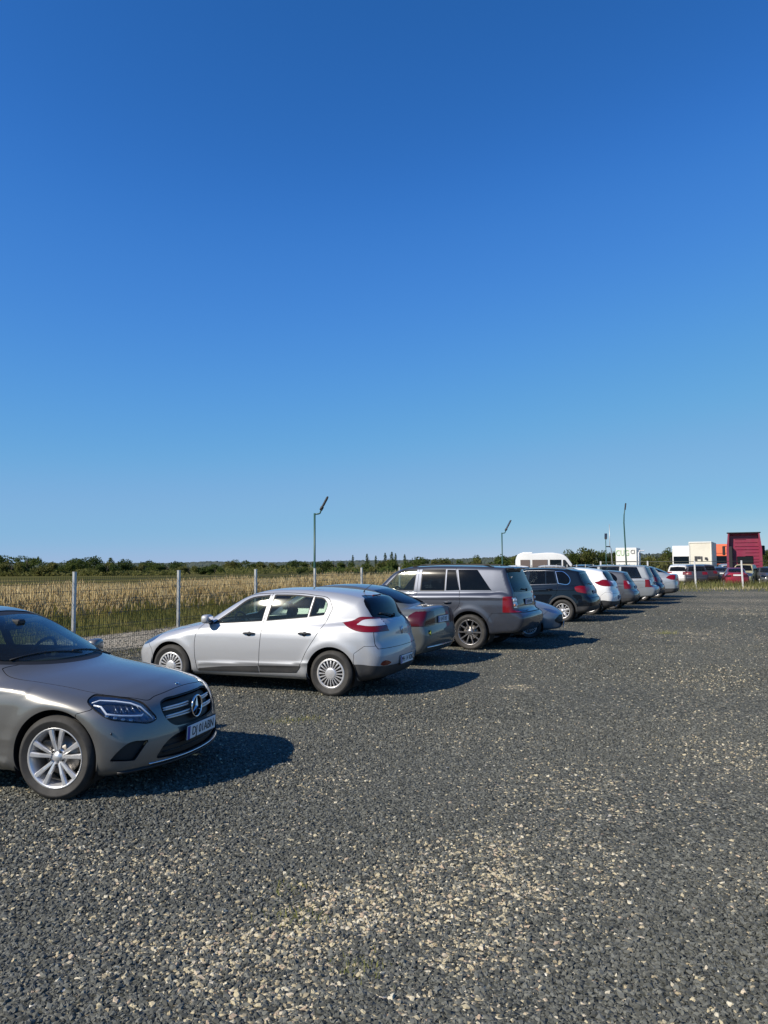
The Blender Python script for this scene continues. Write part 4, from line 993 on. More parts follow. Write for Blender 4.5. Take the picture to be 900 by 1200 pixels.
m_rg = mat('distant_wood', (.03,.045,.03), .95); tc = N(m_rg, 'ShaderNodeTexCoord'); n1 = noise(m_rg, tc.outputs['Object'], .05, 6, .75); LK(m_rg, ramp(m_rg, n1.outputs[0], [(.35,(.022,.034,.022)),(.5,(.045,.06,.034)),(.65,(.085,.09,.05))]).outputs[0], bsdf(m_rg).inputs['Base Color'])
ridge('far_ridge', 1500, [(-300,659),(-50,658),(60,659),(200,659.3),(250,657),(280,658.5),(350,658),(420,656),(480,655.5),(560,653),(620,650),(700,647),(760,647.5),(830,646),(900,643),(1000,640),(1250,638)], 3, m_rg, 300)
ridge('wooded_slope', 520, [(560,657),(640,654),(700,650),(745,648),(800,651),(850,650),(890,646),(950,643),(1100,642)], 5, m_rg, 90)
ridge('scrub_line', 420, [(-250,661),(-100,660),(0,661),(100,661.5),(210,661.5),(300,660),(400,659),(500,659)], 7, m_rg, 60)
def spec_hatch():
    c = dict(wb=2.641, hw=.904, H=1.475, xf=.86, xr=-3.43, wheel=(.318,.205,.205,'multi'), arch=(.365,.365), track=.885)
    c['side'] = [(.62,.19),(.80,.23),(.855,.36),(.865,.50),(.80,.62),(.66,.72),(.44,.81),(.1,.895),(-.3,.97),(-.6,1.0),(-1.5,1.02),(-2.5,1.05),(-3.12,1.075),(-3.27,1.04),(-3.36,.92),(-3.385,.78),(-3.42,.68),(-3.445,.55),(-3.43,.42),(-3.36,.28),(-3.2,.22),(-2.8,.20),(-1.3,.19),(0,.19)]
    c['w'] = [(-3.5,.70),(-3.4,.77),(-3.2,.84),(-2.9,.885),(-2.5,.902),(-1.6,.895),(-.6,.893),(0,.897),(.3,.87),(.6,.80),(.86,.66)]
    c['sec'] = [(.15,.10),(.25,.045),(.36,.02),(.5,.004),(.62,0),(.76,.006),(.88,.03),(.96,.065),(1.05,.12),(1.2,.25)]
    c['bow'] = (.30,2.3,.16,2.6); c['crown'] = .07; c['rL'] = .13
    c['gh'] = [(.02,.80),(-.32,.99),(-.75,1.215),(-1.10,1.375),(-1.40,1.448),(-1.85,1.472),(-2.35,1.458),(-2.80,1.405),(-3.04,1.352,1),(-3.08,1.325),(-3.25,1.06),(-3.34,.90),(-3.3,.75),(-2.,.6),(-.3,.65)]
    c['gxf'], c['gxr'] = -.3, -3.2; c['gbow'] = (.30,.16); c['gcrown'] = .055; c['rG'] = .11; c['rJ'] = .035
    c['gw'] = [(.6,.87),(.9,.845),(1.0,.815),(1.1,.785),(1.2,.750),(1.3,.708),(1.38,.672),(1.5,.62)]
    c['gwx'] = [(-3.4,.17),(-3.1,.10),(-2.7,.045),(-2.2,.012),(-1.5,0),(-.9,.015),(-.4,.05)]
    c['flare'] = [(0,.318,.40,.012),(-2.641,.318,.41,.014)]
    c['creases'] = [([(-.5,.37),(-1.2,.40),(-2.0,.42),(-2.35,.45)],.016,.05,0), ([(.1,.86),(-.6,.90),(-1.5,.93),(-2.5,.965),(-2.9,.98)],.009,.06,0)]
    c['cuts'] = [
      ('front_bumper', [(.30,.05,1),(.30,.30,1),(.36,.56,1),(.50,.665),(.72,.665,1),(1.3,.66,1),(1.3,.05,1)], 'side', 'A', dict(gap=.006)),
      ('rear_bumper', [(-3.08,.05,1),(-2.98,.42,1),(-2.99,.60,1),(-3.13,.70,1),(-4,.70,1),(-4,.05,1)], 'side', 'A', dict(gap=.006)),
      ('bumper_skirt', [(-3.8,.05,1),(-2.9,.05,1),(-2.9,.44,1),(-3.05,.455),(-3.2,.44),(-3.8,.38,1)], 'side', 'A', dict(only=['rear_bumper'])),
      ('hood', [(-.2,.02),(.72,-.1),(.70,.35),(.50,.64),(.15,.745),(-.28,.79,1),(-.40,.74,1),(-.30,.4),(-.27,0),(-.27,-.1)], 'top', lambda C, n: (n[:,2] > .25) & (C[:,2] > .66), dict(gap=.007)),
      ('tailgate', [(-3.0,1.36,1),(-3.02,1.30),(-3.18,1.06),(-3.21,.98),(-3.26,.72,1),(-3.30,.66,1),(-4,.66,1),(-4,1.36,1)], 'side', lambda C, n: (n[:,0] < -.10) & (C[:,1] < .78), dict(gap=.007)),
      ('front_door', [(-.46,.28,1),(-.43,.50),(-.44,.80),(-.50,.94,1),(-.98,1.25),(-1.22,1.365),(-1.62,1.404,1),(-1.55,1.02,1),(-1.50,.28,1)], 'side', 'S', dict(gap=.008)),
      ('rear_door', [(-1.50,.28,1),(-1.55,1.02,1),(-1.62,1.404,1),(-1.9,1.408),(-2.3,1.378),(-2.52,1.33),(-2.60,1.20,1),(-2.53,1.02,1),(-2.40,.80),(-2.27,.60),(-2.19,.44),(-2.10,.30,1)], 'side', 'S', dict(gap=.008, only=['body','seam'])),
      ('door_moulding:f', [(-.475,.265,1),(-.475,.30,1),(-.9,.345,1),(-1.49,.375,1),(-1.49,.29,1),(-1.49,.285,1)], 'side', 'S', {}),
      ('door_moulding:r', [(-1.515,.29,1),(-1.515,.385,1),(-2.19,.40,1),(-2.11,.31,1)], 'side', 'S', {}),
      ('window:f', [(-.69,.955,1),(-1.0,1.155),(-1.24,1.318),(-1.58,1.376,1),(-1.515,1.01,1),(-1.0,.975)], 'side', 'S', dict(only=['front_door'], gap=.014)),
      ('window:r', [(-1.595,1.015,1),(-1.66,1.380,1),(-2.0,1.378),(-2.275,1.356,1),(-2.23,1.075,1)], 'side', 'S', dict(only=['rear_door'], gap=.014)),
      ('quarter_window', [(-2.262,1.082,1),(-2.305,1.352,1),(-2.45,1.328),(-2.51,1.26),(-2.48,1.11,1)], 'side', 'S', dict(only=['rear_door','body'], gap=.012)),
      ('windscreen', [(-.1,.98,1),(.50,.99),(.66,1.02,1),(.60,1.15),(.515,1.30),(.47,1.385,1),(.3,1.405),(-.1,1.408,1)], 'end', 'FW', dict(gap=.03)),
      ('rear_window', [(-.1,1.045,1),(.4,1.05),(.60,1.085),(.61,1.16),(.565,1.30),(.50,1.335),(-.1,1.345,1)], 'end', 'BW', {}),
      ('tail_lamp', [(-2.78,1.01,1),(-2.88,.95),(-3.0,.905),(-3.25,.885),(-3.42,.885,1),(-3.42,.98),(-3.24,1.06),(-3.08,1.09),(-3.0,1.085),(-2.93,1.045)], 'side', lambda C, n: (C[:,1] > .44), {}),
      ('reverse_lamp', [(-2.99,.985,1),(-3.05,1.04),(-3.14,1.055),(-3.24,1.045),(-3.37,.995),(-3.37,.965,1),(-3.15,.965)], 'side', lambda C, n: (C[:,1] > .46), dict(only=['tail_lamp'])),
      ('fog_lamp', [(.52,.455),(.60,.49),(.72,.485),(.74,.455),(.62,.43)], 'end', 'B', {}),
      ('headlamp_lens', [(.70,.60),(.60,.66),(.40,.755),(.22,.80,1),(.30,.71),(.50,.62)], 'side', lambda C, n: (C[:,1] > .40), {}),
      ('grille', [(-.1,.30,1),(.42,.30),(.46,.36),(.36,.44),(-.1,.45,1)], 'end', 'F', {}),
      ('fuel_flap', [(-2.74,.80),(-2.88,.80),(-2.90,.86),(-2.88,.92),(-2.74,.92),(-2.72,.86)], 'side', lambda C, n: C[:,1] > 9, {}),
    ]
    c['mats'] = {'door_moulding': M['plastic'], 'bumper_skirt': M['plastic'], 'window': M['glass'], 'quarter_window': M['glass'], 'windscreen': M['screen'], 'rear_window': M['glassdark'],
      'tail_lamp': M['red'], 'reverse_lamp': M['clearlamp'], 'fog_lamp': M['red'], 'headlamp_lens': M['reflector'], 'grille': M['trim']}
    c['disp'] = {'window': -.008, 'quarter_window': -.008, 'rear_window': -.004, 'tail_lamp': .004, 'reverse_lamp': .006, 'grille': -.03, 'door_moulding': .006, 'fog_lamp': .004}
    c['parents'] = {'window:f': 'front_door', 'window:r': 'rear_door', 'quarter_window': 'rear_door', 'door_moulding:f': 'front_door', 'door_moulding:r': 'rear_door', 'bumper_skirt': 'rear_bumper', 'rear_window': 'tailgate', 'fog_lamp': 'rear_bumper', 'reverse_lamp': 'tail_lamp', 'grille': 'front_bumper'}
    c['zcowl'] = .98; c['dash'] = -.70; c['seatx'] = -1.35; c['rseatx'] = -2.15
    return c
def spec_saloon():
    c = dict(wb=2.84, hw=.905, H=1.445, xf=.79, xr=-3.90, wheel=(.328,.225,.232,'twin5'), arch=(.366,.366), track=.893, archz=.005)
    c['side'] = [(.50,.17),(.68,.185),(.765,.22),(.785,.30),(.785,.42),(.765,.52),(.73,.62),(.685,.705),(.62,.755),(.45,.82),(.2,.875),(-.1,.925),(-.4,.965),(-.7,.99),(-1.3,1.0),(-2.6,1.02),(-3.2,1.055),(-3.6,1.06),(-3.82,1.03),(-3.86,.92),(-3.87,.75),(-3.90,.60),(-3.89,.40),(-3.80,.26),(-3.5,.20),(-1.3,.18),(0,.17)]
    c['w'] = [(-3.95,.70),(-3.8,.79),(-3.5,.85),(-2.9,.895),(-2.2,.893),(-1.5,.890),(-.6,.893),(0,.900),(.25,.885),(.5,.84),(.8,.72)]
    c['sec'] = [(.13,.08),(.22,.03),(.32,.012),(.45,.006),(.58,0),(.70,.004),(.80,.022),(.86,.05),(.92,.095),(1.0,.16),(1.1,.28)]
    c['bow'] = (.40,2.3,.22,2.6); c['crown'] = .085; c['rL'] = .10
    c['gh'] = [(-.02,.80),(-.38,.985),(-.80,1.185),(-1.15,1.335),(-1.45,1.412),(-1.85,1.442),(-2.25,1.425),(-2.65,1.36),(-3.0,1.25),(-3.35,1.10),(-3.5,1.0),(-3.4,.8),(-2,.6),(-.3,.65)]
    c['gxf'], c['gxr'] = -.3, -3.3; c['gbow'] = (.34,.2); c['gcrown'] = .05; c['rG'] = .10; c['rJ'] = .03
    c['gw'] = [(.6,.86),(.9,.825),(1.0,.79),(1.1,.745),(1.2,.700),(1.3,.650),(1.38,.605),(1.5,.55)]
    c['gwx'] = [(-3.4,.20),(-3.0,.12),(-2.5,.03),(-1.8,0),(-1.2,.0),(-.8,.015),(-.4,.05)]
    c['flare'] = [(0,.333,.40,.010),(-2.84,.333,.40,.012)]
    c['creases'] = [([(-.30,.83),(-.60,.85),(-1.5,.86),(-2.6,.88),(-3.5,.90)],.014,.05,0), ([(-.45,.26),(-1.5,.29),(-2.4,.36)],.014,.06,0), ([(-.40,.45),(-1.4,.47),(-2.4,.52)],.006,.08,0)]
    ph = R(56)
    c['cuts'] = [
      ('front_bumper', [(.19,.05,1),(.19,.672,1),(.30,.70,1),(.30,.79,1),(1.3,.79,1),(1.3,.05,1)], 'side', 'A', dict(gap=.005)),
      ('rear_bumper', [(-3.2,.05,1),(-3.22,.62,1),(-3.5,.70),(-4.2,.70,1),(-4.2,.05,1)], 'side', 'A', dict(gap=.005)),
      ('hood', [(-.44,-.1,1),(-.45,.18),(-.54,.50),(-.645,.705,1),(-.57,.735),(-.45,.745),(-.27,.727),(-.04,.70),(.28,.665),(.48,.56),(.575,.47),(.575,.43),(.595,.30),(.605,0),(.605,-.1,1)], 'top', lambda C, n: (n[:,2] > .2) & (C[:,2] > .66), dict(gap=.006)),
      ('trunk_lid', [(-3.42,-.1,1),(-3.40,.62,1),(-3.8,.64),(-4.1,.64,1),(-4.1,-.1,1)], 'top', lambda C, n: (C[:,2] > .70), dict(gap=.006)),
      ('front_door', [(-.78,.28,1),(-.76,.60),(-.80,.95,1),(-1.2,1.30),(-1.50,1.37),(-1.80,1.385,1),(-1.78,.95,1),(-1.74,.28,1)], 'side', 'S', dict(gap=.006)),
      ('rear_door', [(-1.74,.28,1),(-1.78,.95,1),(-1.80,1.385,1),(-2.3,1.36),(-2.65,1.28),(-2.95,1.13),(-2.90,1.02,1),(-2.62,.85),(-2.46,.60),(-2.38,.40),(-2.30,.28,1)], 'side', 'S', dict(gap=.006, only=['body','seam'])),
      ('window:f', [(-.93,1.0,1),(-1.2,1.17),(-1.5,1.315),(-1.755,1.345,1),(-1.735,1.0,1)], 'side', 'S', dict(only=['front_door'], gap=.014)),
      ('window:r', [(-1.83,1.0,1),(-1.85,1.345,1),(-2.3,1.315),(-2.60,1.23),(-2.82,1.10),(-2.72,1.02,1)], 'side', 'S', dict(only=['rear_door'])),
      ('windscreen', [(-.1,.985,1),(.5,1.0),(.68,1.02,1),(.60,1.17),(.525,1.30),(.475,1.352,1),(.3,1.372),(-.1,1.378,1)], 'end', 'FW', dict(gap=.035)),
      ('rear_window', [(-.1,1.10,1),(.5,1.11),(.60,1.14,1),(.50,1.30),(.45,1.345,1),(-.1,1.36,1)], 'end', 'BW', {}),
      ('tail_lamp', [(-3.5,.80,1),(-3.62,.92),(-4,.94,1),(-4,.72,1),(-3.6,.72)], 'side', lambda C, n: (C[:,1] > .42), {}),
      ('headlamp_lens', [(-.259,.759),(-.230,.782),(-.138,.779),(-.024,.762),(.091,.735),(.164,.703),(.222,.640),(.262,.578),(.223,.560),(.120,.574),(-.0,.602),(-.098,.627),(-.174,.674),(-.224,.714)], ph, lambda C, n: (n[:,0] > .05) & (C[:,0] > .1) & (C[:,1] > .35), dict(gap=.010)),
      ('grille', [(-.1,.712,1),(.20,.712),(.36,.704),(.408,.685),(.425,.64),(.415,.575),(.363,.515),(.205,.487),(-.1,.482,1)], 'end', lambda C, n: (C[:,0] > .4), dict(gap=.010)),
      ('air_intake:c', [(-.1,.43,1),(.27,.435),(.38,.417),(.48,.362),(.54,.287,1),(.53,.268,1),(.3,.25),(-.1,.245,1)], 'end', lambda C, n: (C[:,0] > .4), {}),
      ('air_intake:s', [(-.096,.312,1),(-.039,.377),(.048,.436),(.202,.432,1),(.095,.292,1)], ph, lambda C, n: (n[:,0] > .05) & (C[:,0] > .3) & (C[:,1] > .45), {}),
    ]
    c['mats'] = {'window': M['glass'], 'windscreen': M['screen'], 'rear_window': M['glass'], 'tail_lamp': M['red'], 'headlamp_lens': M['lens'], 'grille': M['trim'], 'air_intake': M['trim']}
    c['disp'] = {'window': -.008, 'grille': -.04, 'air_intake': -.035}
    c['parents'] = {'window:f': 'front_door', 'window:r': 'rear_door', 'grille': 'front_bumper', 'air_intake:c': 'front_bumper', 'air_intake:s': 'front_bumper'}
    c['zcowl'] = 1.0; c['dash'] = -.85; c['seatx'] = -1.55; c['rseatx'] = -2.35; c['zfloor'] = .25
    # nose and greenhouse widths tuned to the photograph
    c['w'] = [(-3.95,.70),(-3.8,.79),(-3.5,.85),(-2.9,.895),(-2.2,.893),(-1.5,.890),(-.6,.893),(0,.900),(.25,.892),(.5,.868),(.8,.795)]
    c['bow'] = (.335,2.35,.22,2.6); c['gw'] = [(.6,.86),(.9,.825),(1.0,.785),(1.1,.735),(1.2,.683),(1.3,.628),(1.38,.58),(1.5,.52)]; c['gbow'] = (.38,.2)
    return c
def obl(bd, ph, u, z, off=0.):
    """surface point seen from azimuth ph at across-distance u and height z, lifted by off along the normal"""
    d = np.array([math.cos(ph), math.sin(ph), 0]); a = np.array([math.sin(ph), -math.cos(ph), 0])
    ts = np.linspace(2.2, -1., 500); P = u*a+ts[:, None]*d; P[:,2] = z; f = bd.f(P); i = int(np.argmax(f < 0)); t = ts[i-1]+(ts[i]-ts[i-1])*f[i-1]/(f[i-1]-f[i])
    p = u*a+t*d; p[2] = z; g = bd.grad(p[None])[0]; g /= np.linalg.norm(g); return p+g*off
def build_saloon():
    c = spec_saloon(); c['paint'] = paint('graphite_beige_paint', (.165,.162,.155), .66, .28, .03, .35); c['steer'] = R(3)
    root, bd, ox, ob = build_car(c, (0,0), 0, 'dark grey saloon with its bonnet towards us, nearest car at the left edge', 'car', 'cars parked in a row along the fence', .022, 'parked_saloon')
    place(root, -2.385, 6.91, R(-13.2), c['wb']); O = np.array([ox,0,0]); ph = R(56)
    fb = ob[('front_bumper', 0)]
    for sg in (1, -1):
        lens = ob[('headlamp_lens', sg)]; fl = np.array([1, sg, 1])
        def S(u, z, off): return tuple((obl(bd, ph, u, z, off)-O)*fl)
        # dark housing bowl behind the lens
        V = []; out = crv([(-.245,.757),(-.215,.775),(-.138,.771),(-.024,.754),(.091,.728),(.160,.695),(.214,.635),(.250,.584),(.223,.568),(.120,.582),(-.0,.610),(-.098,.636),(-.165,.680),(-.212,.720)], True, 2)
        cz = out.mean(0); rings = []
        for k, (s_, o_) in enumerate(((1.03,-.005),(.98,-.016),(.8,-.034),(.45,-.040),(0.02,-.040))):
            for p in out: V.append(S(*(cz+(p-cz)*s_), o_))
        n_ = len(out); F = [(k*n_+i, k*n_+(i+1)%n_, (k+1)*n_+(i+1)%n_, (k+1)*n_+i) for k in range(4) for i in range(n_)]
        m = MB(); m.add(V, F, 0, True); hs = m.build('headlamp_housing', M['lampdark'], lens)
        m = MB(); m.tube([S(u, z, -.007) for u, z in ((-.228,.748),(-.17,.758),(-.05,.744),(.06,.722),(.14,.688),(.20,.630),(.238,.588))], [.004,.007,.008,.008,.008,.007,.005], 6)
        m.tube([S(u, z, -.010) for u, z in ((-.215,.735),(-.16,.722),(-.12,.668),(-.02,.646),(.07,.632),(.15,.622),(.165,.634))], [.006,.009,.009,.008,.008,.008,.005], 6)
        m.build('daytime_light', M['led'], lens)
        m = MB()
        for u, z in ((-.11,.650),(-.045,.630),(.015,.612),(.075,.600)):
            p = S(u, z, -.018); m.lathe([(.020,-.012),(.019,0),(.013,.008),(0,.011)], c=p, axis='X', n=14)
        for k in range(5):
            u = -.06+k*.045; m.tube([S(u, .728-k*.006, -.022), S(u+.03, .672-k*.004, -.022)], .0045, 5)
        m.build('lamp_projector', M['reflector'], lens)
        # wheel arch liner strip, parking sensor, lower splitter
        p = obl(bd, ph, -.082, .519, .001)-O; m = MB(); m.lathe([(.011,-.002),(.011,.003),(0,.004)], c=tuple(p*fl), axis='X', n=12); m.build('parking_sensor', M['alloydark'], fb)
    # grille: two double louvres, star in a ring
    gx = lambda y, z, o=0.: bd.x_at(abs(y), z)+o-ox
    for z0, w0 in ((.634,.405),(.570,.405)):
        for sg in (-1, 1):
            m = MB(); ys = np.linspace(.075, w0, 9)
            for dz in (.010,-.010):
                m.tube([(gx(y, z0, -.012), sg*y, z0+dz*(1.2-y)) for y in ys], [.009]*8+[.005], 6)
            m.build('grille_louvre', M['alloydark'] if False else M['alloy'], fb)
    sx_ = gx(0, .595, .018)
    m = MB(); ring = [(sx_, .090*math.cos(t), .595+.090*math.sin(t)) for t in np.linspace(0, 2*math.pi, 33)]; m.tube(ring, .0085, 8, caps=False)
    for k in range(3):
        t = math.pi/2+k*2*math.pi/3; d = (math.cos(t), math.sin(t)); q = (-d[1], d[0]); L = .086; w_ = .018
        V = [(sx_+.012, 0, .595), (sx_-.004, q[0]*w_, .595+q[1]*w_), (sx_, d[0]*L, .595+d[1]*L), (sx_-.004, -q[0]*w_, .595-q[1]*w_)]
        m.add(V, [(0,1,2),(0,2,3),(1,3,2)])
    m.build('star_emblem', M['chrome'], fb)
    m = MB().lathe([(.085, -.014), (.085, -.004), (0, -.002)], c=(sx_, 0, .595), axis='X', n=28); m.build('emblem_backplate', M['black'], fb)
    # intake slats
    for z0 in (.30,.345,.39):
        m = MB(); m.tube([(gx(y, z0, -.028), y, z0) for y in np.linspace(-.45, .45, 13)], .006, 5); m.build('intake_slat', M['trim'], fb)
    m = MB(); ys = np.linspace(-.80, .80, 29)
    m.tube([(bd.x_at(abs(y), .215)+.010-ox, y, .212) for y in ys], .013, 6); m.build('splitter', M['trim'], fb)
    m = MB(); m.tube([(bd.x_at(abs(y), .235)+.008-ox, y, .236+.01*abs(y)) for y in np.linspace(-.60,.60,21)], .006, 6); m.build('chrome_strip', M['chrome'], fb)
    plate(fb, (bd.x_at(0,.41)+.020-ox, .0, .415), math.pi/2, 'DJ 01ABN', tilt=.06)
    m = MB().lathe([(.021,-.001),(.020,.003),(0,.004)], c=(.56-ox, 0, bd.z_at(.56, 0)), axis='Z', n=16); m.build('hood_badge', M['chrome'], ob[('hood', 0)])
    mirror(root, bd, -.88, .955, ox, c['paint'], s=.88)
    for sg in (-1, 1):
        handle(ob[('front_door', sg)], bd, -1.62, .86, ox, c['paint'], sg); handle(ob[('rear_door', sg)], bd, -2.48, .88, ox, c['paint'], sg)
    # cowl, wipers, rear-view mirror
    m = MB()
    for (a, b) in (((-.455,.10),(-.66,-.60)), ((-.50,.62),(-.50,.02))):
        pts = []
        for t in np.linspace(0, 1, 7):
            x = a[0]+(b[0]-a[0])*t; y = a[1]+(b[1]-a[1])*t; pts.append((x-ox, y, bd.z_at(x, abs(y))+.006))
        m.tube(pts, .006, 6)
    m.build('wiper', M['trim'], root)
    m = MB(); m.box((-1.12-ox, 0, 1.26), (.03, .24, .065), bev=.015); m.box((-1.07-ox, 0, 1.30), (.10, .10, .05), bev=.015); m.build('rear_view_mirror', M['trim'], root)
    for sg in (-1, 1):
        m = MB(); m.box((-1.22-ox, sg*.34, 1.305), (.16, .34, .015), rot=Matrix.Rotation(.35, 3, 'Y'), bev=.006); m.build('sun_visor', M['lining2'], root)
    return root
def place(root, fx, fy, a, wb):
    root.location = (fx-wb/2*math.cos(a), fy-wb/2*math.sin(a), 0); root.rotation_euler = (0, 0, a)
def place_rw(root, px, py, deg, c):
    """put the near rear wheel's contact at world (px,py)"""
    a = R(deg); lx, ly = -c['wb'], c['track']-.1
    place(root, px-(lx*math.cos(a)-ly*math.sin(a)), py-(lx*math.sin(a)+ly*math.cos(a)), a, c['wb'])
GROUP_ROW = 'cars parked in a row along the fence'
def basic_windows(c): c['mats'].update({})
def spec_offroader():
    c = dict(wb=2.745, hw=.962, H=1.80, xf=.85, xr=-3.94, wheel=(.375,.255,.262,'ten'), arch=(.435,.435), track=.955, archz=.01)
    c['side'] = [(.55,.34),(.76,.36),(.84,.48),(.85,.75),(.81,.95),(.72,1.055),(.3,1.11),(-.3,1.16),(-1,1.20),(-2,1.215),(-3.2,1.225),(-3.60,1.225),(-3.70,1.17),(-3.755,1.0),(-3.78,.86),(-3.88,.80),(-3.935,.74),(-3.935,.58),(-3.87,.44),(-3.5,.36),(-1.4,.31),(0,.31)]
    c['w'] = [(-4,.80),(-3.8,.86),(-3.5,.925),(-3.0,.955),(-1.5,.95),(0,.955),(.4,.93),(.7,.86),(.86,.76)]
    c['sec'] = [(.25,.08),(.34,.03),(.48,.008),(.62,0),(.9,.004),(1.05,.018),(1.15,.04),(1.22,.075),(1.3,.16)]
    c['bow'] = (.16,2.6,.13,3.0); c['crown'] = .04; c['rL'] = .07
    c['gh'] = [(.05,1.0),(-.22,1.20),(-.48,1.42),(-.82,1.665),(-1.08,1.745),(-1.5,1.775),(-2.5,1.78),(-3.1,1.765),(-3.50,1.745,1),(-3.50,1.70,1),(-3.60,1.45),(-3.71,1.20),(-3.7,.9),(-2,.8),(-.3,.8)]
    c['gxf'], c['gxr'] = -.2, -3.6; c['gbow'] = (.26,.09); c['gcrown'] = .045; c['rG'] = .07; c['rJ'] = .02
    c['gw'] = [(.8,.92),(1.1,.895),(1.22,.868),(1.4,.815),(1.6,.748),(1.72,.70),(1.85,.65)]
    c['gwx'] = [(-3.7,.05),(-3.2,.02),(-2.5,0),(-1,0),(-.4,.03)]
    c['flare'] = [(0,.38,.47,.014),(-2.745,.38,.47,.016)]
    c['creases'] = [([(.6,.98),(-.5,1.07),(-2,1.09),(-3.6,1.10)],.010,.05,0), ([(-.5,.45),(-2.2,.47)],.014,.06,0)]
    c['cuts'] = [
      ('front_bumper', [(.25,.05,1),(.36,.72,1),(1.3,.72,1),(1.3,.05,1)], 'side', 'A', dict(gap=.006)),
      ('rear_bumper', [(-3.10,.05,1),(-3.18,.70),(-3.24,.78,1),(-4.3,.80,1),(-4.3,.05,1)], 'side', 'A', dict(gap=.006)),
      ('hood', [(-.25,-.1,1),(-.40,.80,1),(.60,.76),(.75,.5),(.76,-.1,1)], 'top', lambda C, n: (n[:,2] > .3) & (C[:,2] > .95), dict(gap=.006)),
      ('tailgate', [(-.1,.80,1),(.70,.80,1),(.72,1.20),(.63,1.70,1),(-.1,1.73,1)], 'end', lambda C, n: (n[:,0] < -.3) & (C[:,0] < -3.3), dict(gap=.008)),
      ('front_door', [(-.56,.42,1),(-.50,.9),(-.50,1.18,1),(-.80,1.52),(-1.05,1.70),(-1.2,1.725),(-1.50,1.725,1),(-1.50,.42,1)], 'side', 'S', dict(gap=.008)),
      ('rear_door', [(-1.50,.42,1),(-1.50,1.725,1),(-2.38,1.72,1),(-2.50,1.22,1),(-2.52,.95),(-2.36,.75),(-2.25,.55),(-2.20,.42,1)], 'side', 'S', dict(gap=.008, only=['body','seam'])),
      ('window:f', [(-.64,1.235,1),(-.84,1.45),(-1.08,1.665),(-1.14,1.685,1),(-1.44,1.695,1),(-1.42,1.235,1)], 'side', 'S', dict(only=['front_door'], gap=.016)),
      ('window:r', [(-1.58,1.235,1),(-1.58,1.69,1),(-2.13,1.695,1),(-2.15,1.24,1)], 'side', 'S', dict(only=['rear_door'], gap=.016)),
      ('quarter_window:a', [(-2.185,1.24,1),(-2.165,1.69,1),(-2.37,1.685,1),(-2.49,1.25,1)], 'side', 'S', dict(only=['rear_door'])),
      ('quarter_window:b', [(-2.52,1.25,1),(-2.42,1.69,1),(-2.86,1.685,1),(-3.03,1.47),(-3.20,1.255,1)], 'side', 'S', {}),
      ('windscreen', [(-.1,1.20,1),(.75,1.22,1),(.60,1.68,1),(-.1,1.705,1)], 'end', 'FW', dict(gap=.02)),
      ('rear_window', [(-.1,1.20,1),(.70,1.22,1),(.60,1.64,1),(-.1,1.66,1)], 'end', lambda C, n: (n[:,0] < -.3) & (C[:,2] > 1.0), {}),
      ('tail_lamp', [(-3.47,.80,1),(-3.47,1.125,1),(-4.2,1.125,1),(-4.2,.80,1)], 'side', lambda C, n: (C[:,1] > .66) & (C[:,2] < 1.15), {}),
      ('reverse_lamp', [(.69,.895,1),(.69,1.10,1),(.83,1.10,1),(.83,.895,1)], 'end', lambda C, n: (n[:,0] < -.5), dict(only=['tail_lamp'])),
      ('headlamp_lens', [(.45,1.0,1),(.45,.84,1),(1.2,.84,1),(1.2,1.02,1)], 'side', lambda C, n: (C[:,1] > .5), {}),
      ('grille', [(-.1,.80,1),(.45,.80,1),(.47,1.0,1),(-.1,1.0,1)], 'end', 'F', {}),
    ]
    c['mats'] = {'window': M['glassmid'], 'window:f': M['glass'], 'window:r': M['glassdark'], 'quarter_window': M['glassdark'], 'windscreen': M['glass'], 'rear_window': M['glassdark'], 'tail_lamp': M['red'], 'reverse_lamp': M['clearlamp'], 'headlamp_lens': M['reflector'], 'grille': M['trim']}
    c['disp'] = {'window': -.008, 'quarter_window': -.008, 'grille': -.03, 'tail_lamp': .006, 'reverse_lamp': .008, 'rear_window': .004}
    c['parents'] = {'window:f': 'front_door', 'window:r': 'rear_door', 'quarter_window:a': 'rear_door', 'rear_window': 'tailgate', 'reverse_lamp': 'tail_lamp', 'grille': 'front_bumper'}
    c['zcowl'] = 1.18; c['dash'] = -.62; c['seatx'] = -1.3; c['rseatx'] = -2.2; c['zfloor'] = .55; c['seatmat'] = M['seatgrey']
    return c
